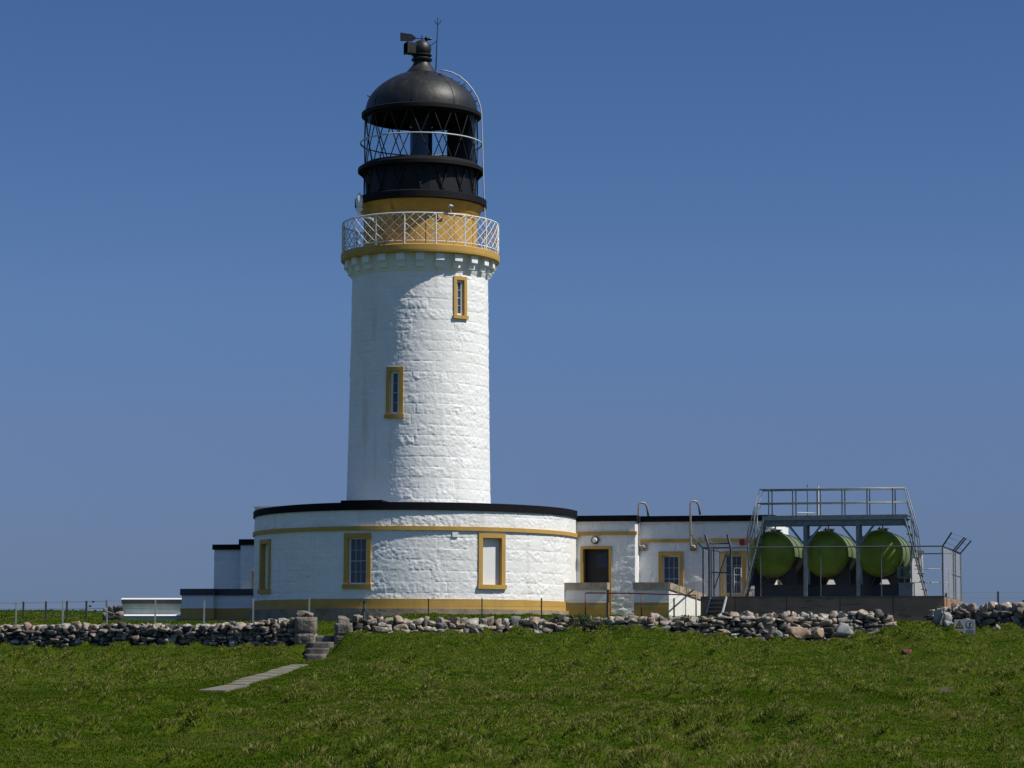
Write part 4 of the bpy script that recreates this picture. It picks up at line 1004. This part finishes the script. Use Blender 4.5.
def drywall(th, pts, m, cope=.30, size=.26, thick=.5, copem=None, wob=.03):
    """pts: (x, Y, zbottom, ztop) along the wall"""
    org = ORG[th.name]; body = Stones(); top = Stones(); core = MB()
    for i in range(len(pts)-1):
        a, b = pts[i], pts[i+1]; va, vb2 = Vector(a[:3]), Vector(b[:3]); d = Vector((b[0]-a[0], b[1]-a[1], 0)); L = d.length; d.normalize(); n = Vector((d.y, -d.x, 0))
        ang = math.atan2(d.y, d.x); nn_ = -n
        core.hexa([Vector((a[0],a[1],a[2]-.3))+n*.16, Vector((b[0],b[1],b[2]-.3))+n*.16, Vector((b[0],b[1],b[2]-.3))-n*.2, Vector((a[0],a[1],a[2]-.3))-n*.2,
                   Vector((a[0],a[1],a[3]-.22))+n*.16, Vector((b[0],b[1],b[3]-.22))+n*.16, Vector((b[0],b[1],b[3]-.22))-n*.2, Vector((a[0],a[1],a[3]-.22))-n*.2])
        for side in (1, -1):
            zrel = -.05; rows = 0
            while True:
                h = random.uniform(.55, 1.0)*size
                hmax = max(a[3]-a[2], b[3]-b[2])
                if zrel > hmax-cope*.75: break
                s = -random.random()*.2
                while s < L:
                    w = random.uniform(.7, 1.7)*size*1.25; t = min(max((s+w/2)/L, 0), 1)
                    zb = a[2]+(b[2]-a[2])*t; ztp = a[3]+(b[3]-a[3])*t
                    if zrel+h*.5 < ztp-zb-cope*.55:
                        c = Vector((a[0],a[1],0))+d*(s+w/2)+n*side*random.uniform(.14,.22); hh = h*random.uniform(.85,1.12)
                        body.add((c.x, c.y, zb+zrel+h/2+random.uniform(-.02,.02)), (w*1.02, random.uniform(.26,.36), hh), (random.uniform(-.1,.1), random.uniform(-.12,.12), ang+random.uniform(-.15,.15)))
                    s += w*.97
                zrel += h*.9; rows += 1
        s = 0
        while s < L:
            w = random.uniform(.55, 1.35)*cope*.95; t = min((s+w/2)/L, 1); ztp = a[3]+(b[3]-a[3])*t
            c = Vector((a[0],a[1],0))+d*(s+w/2)+n*random.uniform(-.04,.06); hh = cope*random.uniform(.8,1.15)
            top.add((c.x, c.y, ztp-cope*.5+random.uniform(-wob,wob)), (w*1.03, thick*random.uniform(.8,1.05), hh), (random.uniform(-.15,.15), random.uniform(-.22,.22), ang+random.uniform(-.2,.2)))
            s += w*.96
    body.build('wall_stones', m, th, org); top.build('cope_stones', copem or m, th, org); core.build('core', M['mortar'], th)
def wpt(px, ytop, dz=0, ybot=None):
    x = X(px, 86); Y = float(Yw(x)); x = X(px, Y); zt_ = at(px, ytop, Y).z; zb = min(gz(x, Y-.45), zt_-.35)
    return (x, Y, zb, zt_)
w1_ = thing('dry_stone_wall', at(160, 640, 85.5), 'long shaded dry stone wall at the left, ending at the stone steps', 'stone wall')
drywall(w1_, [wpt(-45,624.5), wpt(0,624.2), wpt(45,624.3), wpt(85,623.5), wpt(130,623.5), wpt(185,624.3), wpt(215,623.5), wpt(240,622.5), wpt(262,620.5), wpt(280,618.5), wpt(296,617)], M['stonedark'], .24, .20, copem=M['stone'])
w2_ = thing('dry_stone_wall', at(450, 630, 85), 'sunlit low dry stone wall of upright blocks before the round building', 'stone wall')
drywall(w2_, [wpt(352,616), wpt(375,616.5), wpt(400,617.3), wpt(440,618), wpt(480,618), wpt(520,618), wpt(545,617.2), wpt(560,617)], M['stone'], .33, .26, copem=M['stone'])
w3_ = thing('dry_stone_wall', at(650, 630, 86), 'low broken stone wall between the weed clump and the step ladder', 'stone wall')
drywall(w3_, [wpt(560,616.5), wpt(600,617), wpt(630,615.5), wpt(650,614.5), wpt(680,616.5), wpt(702,618)], M['stone'], .27, .21)
w4_ = thing('dry_stone_wall', at(800, 632, 86), 'tumbled grey and pink rubble wall in front of the concrete platform', 'stone wall')
drywall(w4_, [wpt(700,616), wpt(720,612.5), wpt(745,611.5), wpt(765,613), wpt(800,612.5), wpt(820,613), wpt(850,611.8), wpt(868,610), wpt(884,611.5)], M['stone'], .30, .23, thick=.55, wob=.06)
w5_ = thing('dry_stone_wall', at(980, 620, 87), 'shaded dry stone wall behind the warning sign at the far right', 'stone wall')
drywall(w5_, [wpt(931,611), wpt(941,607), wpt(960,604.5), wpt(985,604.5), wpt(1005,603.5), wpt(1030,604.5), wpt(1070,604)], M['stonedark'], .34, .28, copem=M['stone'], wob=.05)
# squared gate ends
for nm, par, px0, px1, Yp, rows in (('end_pillar', w1_, 295.5, 315.5, 84.15, ((617.5,634),(634,647))), ('end_pillar', w2_, 335.3, 352.5, 84.0, ((623.5,635),(635,645),(645,652)))):
    S = Stones()
    for y0, y1 in rows:
        a = at(px0, y1, Yp); b = at(px1, y0, Yp); S.add(((a.x+b.x)/2, Yp+.22, (a.z+b.z)/2), (b.x-a.x, .5, b.z-a.z+.03), (0,random.uniform(-.02,.02),random.uniform(-.2,-.1)), .04, 0, .85)
    if par is w1_:
        for px, w in ((300.5, 9), (308, 9)): a = at(px, 612, Yp); S.add((a.x, Yp+.25, at(px,614.2,Yp).z), (w/F*Yp, .4, .2), None, .12)
    if par is w2_:
        for px, w, y0, y1 in ((343.5, 13, 615.5, 625), (355, 8, 615.5, 624)):
            a = at(px-w/2, y1, Yp); b = at(px+w/2, y0, Yp); S.add(((a.x+b.x)/2, Yp+.25, (a.z+b.z)/2), (b.x-a.x, .42, b.z-a.z), None, .12)
    S.build(nm, M['pillar'], par, ORG[par.name])
# loose boulders in the grass
def fieldpoint_(px, py):
    lo, hi = 25, 83
    for _ in range(40):
        m = (lo+hi)/2; p = at(px, py, m)
        if p.z > gz(p.x, m): lo = m
        else: hi = m
    return at(px, py, (lo+hi)/2)
M['redstone'] = mat('dull_red_stone', (.20,.05,.035), .9, var=.3); M['oldwood'] = mat('weathered_plank', (.22,.18,.12), .9, var=.5, vscale=6)
def boulder(px, ytop, w, h, Yp, m, label, d=.5):
    q = at(px, ytop, Yp); wd = w/F*Yp; hh = h/F*Yp; S = Stones(); S.add((q.x, Yp+.2, q.z-hh/2-.02), (wd, d, hh+.08), None, .2)
    o = S.build('boulder', m, None, (q.x, Yp+.2, q.z-hh)); tag(o, label, 'boulder', 'loose boulders in the grass')
boulder(801, 627.5, 25, 11, 84.3, M['pinkstone'], 'broad pink brown boulder lying before the rubble wall')
boulder(819, 629, 12, 7, 84.5, M['pinkstone'], 'small pinkish stone just right of the pink brown boulder', .35)
boulder(843, 624, 20, 10, 84.7, M['greystone'], 'pale grey boulder at the foot of the rubble wall, right part')
boulder(773, 627, 9, 9, 84.6, M['pinkstone'], 'tiny pale stone at the left foot of the rubble wall', .3)
boulder(778, 630, 8, 6, 84.2, M['greystone'], 'little grey stone beside the tiny pale stone', .3)
boulder(939, 609, 10, 16, 86.9, M['greystone'], 'tall upright pale boulder at the start of the far right wall')
boulder(947, 612, 10, 10, 86.6, M['greystone'], 'leaning pale stone next to the tall upright boulder', .4)
boulder(998, 625, 8, 4, 85.0, M['greystone'], 'flat pale stone in the grass right of the warning sign', .3)
boulder(950, 621, 8, 4, 85.6, M['greystone'], 'flat white grey stone just left of the warning sign', .3)
boulder(75.5, 621.4, 9, 5, 87.0, M['pinkstone'], 'rounded tan stone on top of the left wall', .35)
fp = fieldpoint_(907, 653)
boulder(907, 649.5, 10, 5, fp.y-.25, M['redstone'], 'small reddish stone in the open grass at the right', .25)
fp = fieldpoint_(942, 691); q0, q1 = at(931, 690, fp.y), at(953.5, 690.5, fp.y); zg_ = gz(fp.x, fp.y)
b = MB().hexa([Vector((q0.x,fp.y-.07,zg_-.03)),Vector((q1.x,fp.y-.02,zg_-.03)),Vector((q1.x,fp.y+.1,zg_-.03)),Vector((q0.x,fp.y+.05,zg_-.03)),Vector((q0.x,fp.y-.07,zg_+.06)),Vector((q1.x,fp.y-.02,zg_+.08)),Vector((q1.x,fp.y+.1,zg_+.08)),Vector((q0.x,fp.y+.05,zg_+.06))])
tag(b.build('plank', M['oldwood'], None, (fp.x, fp.y, zg_)), 'short weathered plank lying in the grass at the right', 'plank')
# cairn like wall end at far left
cn = thing('stone_stack', at(112, 618, 97), 'square stack of pinkish stones next to the low wall', 'stone stack')
S = Stones(); Yp = 96.5
for (x0, x1, y0, y1) in ((103.5,108,607.5,612),(107.5,113,606.5,612),(113,121.5,606,611.5),(108,115,611.5,615.5),(115,121,611.5,615.5),(107,114.5,615.5,620.5),(114,121.5,615.5,620.5),(102.5,107.5,612,620.5)):
    a = at(x0, y1, Yp); b = at(x1, y0, Yp); S.add(((a.x+b.x)/2, Yp+.3, (a.z+b.z)/2), (b.x-a.x+.02, .6, b.z-a.z+.02), (0,random.uniform(-.05,.05),random.uniform(-.05,.05)), .1, 2)
S.build('stack_stones', M['stone'], cn, ORG[cn.name])
# stone steps
ss = thing('stone_steps', at(318, 658, 82.5), 'worn stone steps climbing through the gap in the stone wall', 'steps')
for k, (x0, x1, y0, y1, Yp) in enumerate(((311.5,335,636.5,642.5,84.3),(308,333.5,642.6,648.2,83.8),(305.5,328.5,648.8,654.2,83.3),(304,325.5,654.8,661,82.8))):
    a = at(x0, y1, Yp); b = at(x1, y0, Yp); S = Stones(); S.add(((a.x+b.x)/2, Yp+.33, b.z-.10), (b.x-a.x, .66, .24), (0,0,random.uniform(-.04,.04)), .03, 0, .9)
    S.build('step', M['stepstone'], ss, ORG[ss.name])
a = at(318, 636, 85); S = Stones(); S.add((a.x+.1, 85.2, at(318,636.3,84.8).z-.1), (1.0,1.2,.22), (0,0,0), .03, 0); S.build('landing', M['stepstone'], ss, ORG[ss.name])
# paving path down the field
pth = MB(); P0 = None
def fieldpoint(px, py):
    lo, hi = 25, 83
    for _ in range(50):
        m = (lo+hi)/2; p = at(px, py, m)
        if p.z > float(ground(p.x, m, False)): lo = m
        else: hi = m
    return at(px, py, (lo+hi)/2)
cl = [Vector((-5.64,50,0)), Vector((-5.58,54,0)), Vector((-5.70,58.5,0)), Vector((-5.60,63,0)), Vector((-5.72,67.5,0)), Vector((-5.78,73,0))]
seg = []
for i in range(len(cl)-1):
    L = (cl[i+1]-cl[i]).xy.length; n = max(1, int(L/2.1))
    for j in range(n): seg.append(cl[i].lerp(cl[i+1], j/n))
seg.append(cl[-1])
for i in range(len(seg)-1):
    a, b = seg[i], seg[i+1]
    d = (b-a).xy.normalized(); n = Vector((-d.y, d.x)); w = .21*random.uniform(.8,1.25); g = .02
    off = random.uniform(-.06,.06); P = []
    for c, t in ((a, g), (b, -g)):
        for s_ in (-1, 1):
            x = c.x+d.x*t+n.x*(s_*w+off); y = c.y+d.y*t+n.y*(s_*w+off); P.append((x, y))
    zs_ = [gz(x, y)+.03 for x, y in P]; zm_ = sum(zs_)/4; zs_ = [zm_+.8*(q-zm_)+.012 for q in zs_]
    o = [0,1,3,2]; pth.hexa([Vector((*P[k], zs_[k]-.12)) for k in o]+[Vector((*P[k], zs_[k])) for k in o])
tag(pth.build('path', M['slab']), kind='structure'); PATH = [(s.x, s.y) for s in seg]

# ================================================================== WARNING SIGN
Ys = 85.4
while Ys > 70 and gz(at(964,636,Ys).x, Ys) > at(964,636,Ys).z: Ys -= .2
sg = thing('warning_sign', at(964, 636, Ys), 'small white warning sign with yellow triangle and round symbol in the grass', 'sign')
c0 = at(954.3, 619.4, Ys); c1 = at(975.3, 634.6, Ys); MB().box(c0.x, c1.x, Ys, Ys+.03, c1.z, c0.z).build('board', M['signwhite'], sg)
def sp_(px, py, d=.004): q = at(px, py, Ys); return Vector((q.x, Ys-d, q.z))
def flat(pts, m, nm, d=.004):
    b = MB(); f = [sp_(x, y, d) for x, y in pts]; k = [p+Vector((0,d+.001,0)) for p in f]; n = len(f)
    b.add(f+k, [tuple(range(n)), tuple(range(n,2*n))]+[(i,(i+1)%n,n+(i+1)%n,n+i) for i in range(n)]); return b.build(nm, m, sg)
flat([(954.8,628.4),(963.8,628.4),(959.3,620.3)], M['signblack'], 'triangle_border'); flat([(956.4,627.5),(962.2,627.5),(959.3,622.2)], M['signyellow'], 'triangle', .007)
flat([(958.95,626.9),(959.65,626.9),(959.65,623.8),(958.95,623.8)], M['signblack'], 'exclamation_mark', .010)
flat([(955.2,633.6),(963.4,633.6),(963.4,630.2),(955.2,630.2)], M['signyellow'], 'caption_strip')
flat([(955.9,632.9),(962.6,632.9),(962.6,631.9),(955.9,631.9)], M['signblack'], 'caption_lettering', .007)
circ = lambda cx, cy, r, n=20: [(cx+r*math.cos(2*math.pi*k/n), cy+r*math.sin(2*math.pi*k/n)) for k in range(n)]
flat(circ(969.6,624.6,4.1), M['signblue'], 'round_symbol'); flat(circ(969.6,624.6,3.0), M['signwhite'], 'round_field', .007)
flat([(969,627.2),(970.3,627.2),(970.5,624.5),(971.6,623),(970.2,622.2),(969.1,622.6)], M['signblack'], 'figure', .010)
flat([(966.2,633.6),(973.6,633.6),(973.6,629.8),(966.2,629.8)], M['signblue'], 'notice_strip')
for px in (957, 972.5): q = sp_(px, 634, -.05); MB().box(q.x-.02,q.x+.02,Ys+.031,Ys+.06, gz(q.x,Ys)-.15, q.z+.3).build('stake', M['postdark'], sg)
# birds
for px, py in ((93.3,602), (90.2,606.4), (95.3,611)):
    c = at(px, py, 125); b = MB()
    b.tube([c+.42*Vector((-.17,0,-.03)), c+.42*Vector((-.08,0,0)), c+.42*Vector((.04,0,.02)), c+.42*Vector((.13,0,.05)), c+.42*Vector((.19,0,.04))], [.01,.03,.036,.02,.004], 8)
    for s_ in (-1, 1): b.add([c+.42*Vector((.08,0,.03)), c+.42*Vector((-.08,0,.02)), c+.42*Vector((-.1,s_*.34,.12)), c+.42*Vector((.04,s_*.3,.13)), c+.42*Vector((.08,0,.05)), c+.42*Vector((-.08,0,.04)), c+.42*Vector((-.1,s_*.34,.125)), c+.42*Vector((.04,s_*.3,.135))], [(0,1,2,3),(7,6,5,4),(0,3,7,4),(1,5,6,2),(2,6,7,3)])
    tag(b.build('bird', M['feather'], None, c, smooth=True), {602:'uppermost of three tiny dark birds flying beyond the left fence', 606.4:'middle and leftmost of three tiny dark birds beyond the left fence', 611:'lowest of three tiny dark birds beyond the left fence'}[py], 'bird', 'birds beyond the fence')

# ================================================================== GRASS
def blades(N, xfun, y0, y1, hmin, hmax, wfun, seed, tuss=True, power=1.0, keep=None):
    r = np.random.default_rng(seed)
    Y = y0+(y1-y0)*r.random(N)**power; x = xfun(r, Y)
    if tuss:   # half of the blades gather on the hummocks
        k = (hum(x, Y) > .03) | (r.random(N) < .75); x, Y = x[k], Y[k]
    if keep is not None:
        k = keep(x, Y); x, Y = x[k], Y[k]
    N = len(x); hu = hum(x, Y) if tuss else np.zeros(N); e_ = .05
    tus = np.clip(hu*2.2, 0, 1); tdx = -(hum(x+e_, Y)-hu)/e_ if tuss else 0*x; tdy = -(hum(x, Y+e_)-hu)/e_ if tuss else 0*x
    z = ground(x, Y); pat = .5+.5*fbm(x*.5, Y*.35, 31, 3)
    h = (hmin+(hmax-hmin)*r.random(N)**1.4)*(.6+.8*pat)*(1+1.0*tus)
    w = wfun(Y)*(.7+.6*r.random(N)); az = r.random(N)*2*np.pi
    dx, dy = np.cos(az), np.sin(az); wx, wy = -dy*w/2, dx*w/2
    lean = (.5+1.1*r.random(N))*h; lx = dx*lean+np.clip(tdx,-1,1)*h*.8+.3*h; ly = dy*lean+np.clip(tdy,-1,1)*h*.8
    V0 = np.stack([x-wx, Y-wy, z-.02], 1); V1 = np.stack([x+wx, Y+wy, z-.02], 1)
    mx_, my_, mz_ = x+lx*.4, Y+ly*.4, z+h*.65
    V2 = np.stack([mx_+wx*.75, my_+wy*.75, mz_], 1); V3 = np.stack([mx_-wx*.75, my_-wy*.75, mz_], 1)
    V4 = np.stack([x+lx, Y+ly, z+h*(1-.25*r.random(N))], 1)
    Vt = np.stack([V0,V1,V2,V3,V4], 1).reshape(-1, 3)
    b = np.arange(N)*5
    T3 = np.concatenate([np.stack([b,b+1,b+2],1), np.stack([b,b+2,b+3],1), np.stack([b+3,b+2,b+4],1)])
    straw = np.maximum(np.clip(tus*1.6,0,1)*(.12+.88*(r.random(N) < .42)), 1.0*(r.random(N) < .010))
    tipf = np.stack([straw*.35,straw*.35,straw*.8,straw*.8,straw], 1).ravel()
    return Vt, T3, tipf
gmat = bpy.data.materials.new('grass_blades'); gmat.use_nodes = True
n_ = gmat.node_tree.nodes; l_ = gmat.node_tree.links; bs = n_['Principled BSDF']; bs.inputs['Roughness'].default_value = .9; bs.inputs['Specular IOR Level'].default_value = .08
ge = n_.new('ShaderNodeNewGeometry'); cr1 = n_.new('ShaderNodeValToRGB'); e = cr1.color_ramp.elements
e[0].position = 0; e[0].color = (.036,.074,.002,1); e[1].position = 1; e[1].color = (.15,.13,.045,1)
for p_, c_ in ((.35,(.050,.098,.003)), (.65,(.070,.118,.004)), (.86,(.098,.128,.008)), (.93,(.11,.105,.028))): q = e.new(p_); q.color = (*c_, 1)
no1 = n_.new('ShaderNodeTexNoise'); no1.inputs['Scale'].default_value = .38; no1.inputs['Detail'].default_value = 5; l_.new(ge.outputs['Position'], no1.inputs[0])
ad = n_.new('ShaderNodeMath'); ad.operation = 'MULTIPLY_ADD'; l_.new(no1.outputs[0], ad.inputs[0]); ad.inputs[1].default_value = 2.3; ad.inputs[2].default_value = -1.12
ad2 = n_.new('ShaderNodeMath'); ad2.operation = 'MULTIPLY_ADD'; ad2.use_clamp = True; l_.new(ge.outputs['Random Per Island'], ad2.inputs[0]); ad2.inputs[1].default_value = .92; l_.new(ad.outputs[0], ad2.inputs[2])
l_.new(ad2.outputs[0], cr1.inputs[0])
at_ = n_.new('ShaderNodeAttribute'); at_.attribute_name = 'dry'; mg = n_.new('ShaderNodeMix'); mg.data_type = 'RGBA'
l_.new(at_.outputs['Fac'], mg.inputs[0]); l_.new(cr1.outputs[0], mg.inputs[6]); mg.inputs[7].default_value = (.30,.275,.085,1); l_.new(mg.outputs[2], bs.inputs['Base Color'])
tl = n_.new('ShaderNodeBsdfTranslucent'); l_.new(mg.outputs[2], tl.inputs[0]); mxs = n_.new('ShaderNodeMixShader'); mxs.inputs[0].default_value = .40
l_.new(bs.outputs[0], mxs.inputs[1]); l_.new(tl.outputs[0], mxs.inputs[2]); l_.new(mxs.outputs[0], [q for q in n_ if q.type == 'OUTPUT_MATERIAL'][0].inputs[0])
px_ = np.array([p[0] for p in PATH]); py_ = np.array([p[1] for p in PATH])
def offpath(x, Y):
    cx = np.interp(Y, py_, px_); on = (np.abs(x-cx) < .15+.1*vn(x*0+1.5, Y*1.1, 9)) & (vn(x*2, Y*.9, 77) < .74) & (Y > py_[0]+3) & (Y < py_[-1])
    on2 = (np.abs(x-cx) < .19) & (Y <= py_[0]+3) & (Y > py_[0]) & (h2(np.floor(x*4), np.floor(Y*4), 5) > .5)
    ss_ = (x > GX0+.04) & (x < GX1+.05) & (Y > 82.75) & (Y < 86)
    return ~(on | on2 | ss_) & (Y < Yw(x)-.05)
fx = lambda r, Y: (r.random(len(Y))-.5)*2*(Y*.205+2.5)
A = blades(860000, fx, 20, 50, .012, .036, lambda Y: .006+.00018*Y, 1, True, .85, offpath)
B = blades(640000, fx, 45, 88, .015, .042, lambda Y: .009+.0002*Y, 2, True, .85, offpath)
def inside(x, Y):
    rel = np.stack([x-T.x, Y-T.y], 1); u = rel@np.array([U.x,U.y]); v = rel@np.array([V.x,V.y])
    blk = (np.hypot(u+OX, v) < RB0+.25) | ((v > -1.0) & (u > -9.9) & (u < 13.5)) | ((u > uL-1.3) & (u < uR+.05) & (v > CV-.05))
    ss_ = (x > GX0+.04) & (x < GX1+.05) & (Y > 82.75) & (Y < 86)
    return ~blk & ~ss_ & (Y > Yw(x)+.1)
D_ = blades(110000, lambda r, Y: (r.random(len(Y))-.5)*2*(Y*.2+3), 84, 98, .02, .07, lambda Y: .035+0*Y, 3, False, 1.0, inside)
E_ = blades(60000, lambda r, Y: -4-(r.random(len(Y)))*(Y*.2+2), 96, 150, .02, .07, lambda Y: .05+0*Y, 4, False, 1.0, inside)
n0 = 0; VV = []; TT = []; SS = []
for v_, t_, s_ in (A, B, D_, E_): VV.append(v_); TT.append(t_+n0); SS.append(s_); n0 += len(v_)
gr = npmesh('grass', np.concatenate(VV), np.concatenate(TT), gmat); tag(gr, kind='stuff')
da = gr.data.attributes.new('dry', 'FLOAT', 'POINT'); da.data.foreach_set('value', np.concatenate(SS).astype(np.float32))
# weed clump in front of the wall
M['weed'] = island_mat('dark_nettle_leaves', [(0,(.018,.040,.008)),(.6,(.03,.065,.012)),(1,(.05,.085,.02))], .6, .002)
wc = thing('weed_clump', at(585, 632, 85.2), 'dark green nettle clump growing against the middle stone wall', 'plant')
b = MB(); stm = MB()
for k in range(8000):
    px = random.gauss(586, 15); t = max(0, 1-((px-586)/30)**2)
    if t <= 0: continue
    Yp = 85.3+random.uniform(-.9,.6); q = at(px, 632, Yp); g0 = gz(q.x, Yp); h = random.random()**.7*t**.7*.46*(.6+.7*float(vn(px*.16, Yp*3, 5)))+.02
    c = Vector((q.x+random.uniform(-.05,.05), Yp, g0+h)); s_ = random.uniform(.025,.05); a = random.uniform(0, 6.28); d = Vector((math.cos(a), math.sin(a), random.uniform(-.5,.4))).normalized()*s_; n = d.cross(Vector((0,0,1))).normalized()*s_*.45
    b.add([c, c+d*.6+n, c+d*1.4, c+d*.6-n], [(0,1,2,3)])
    if False: stm.tube([(c.x,c.y,g0-.03), c], .005, 4)
b.build('leaves', M['weed'], wc)
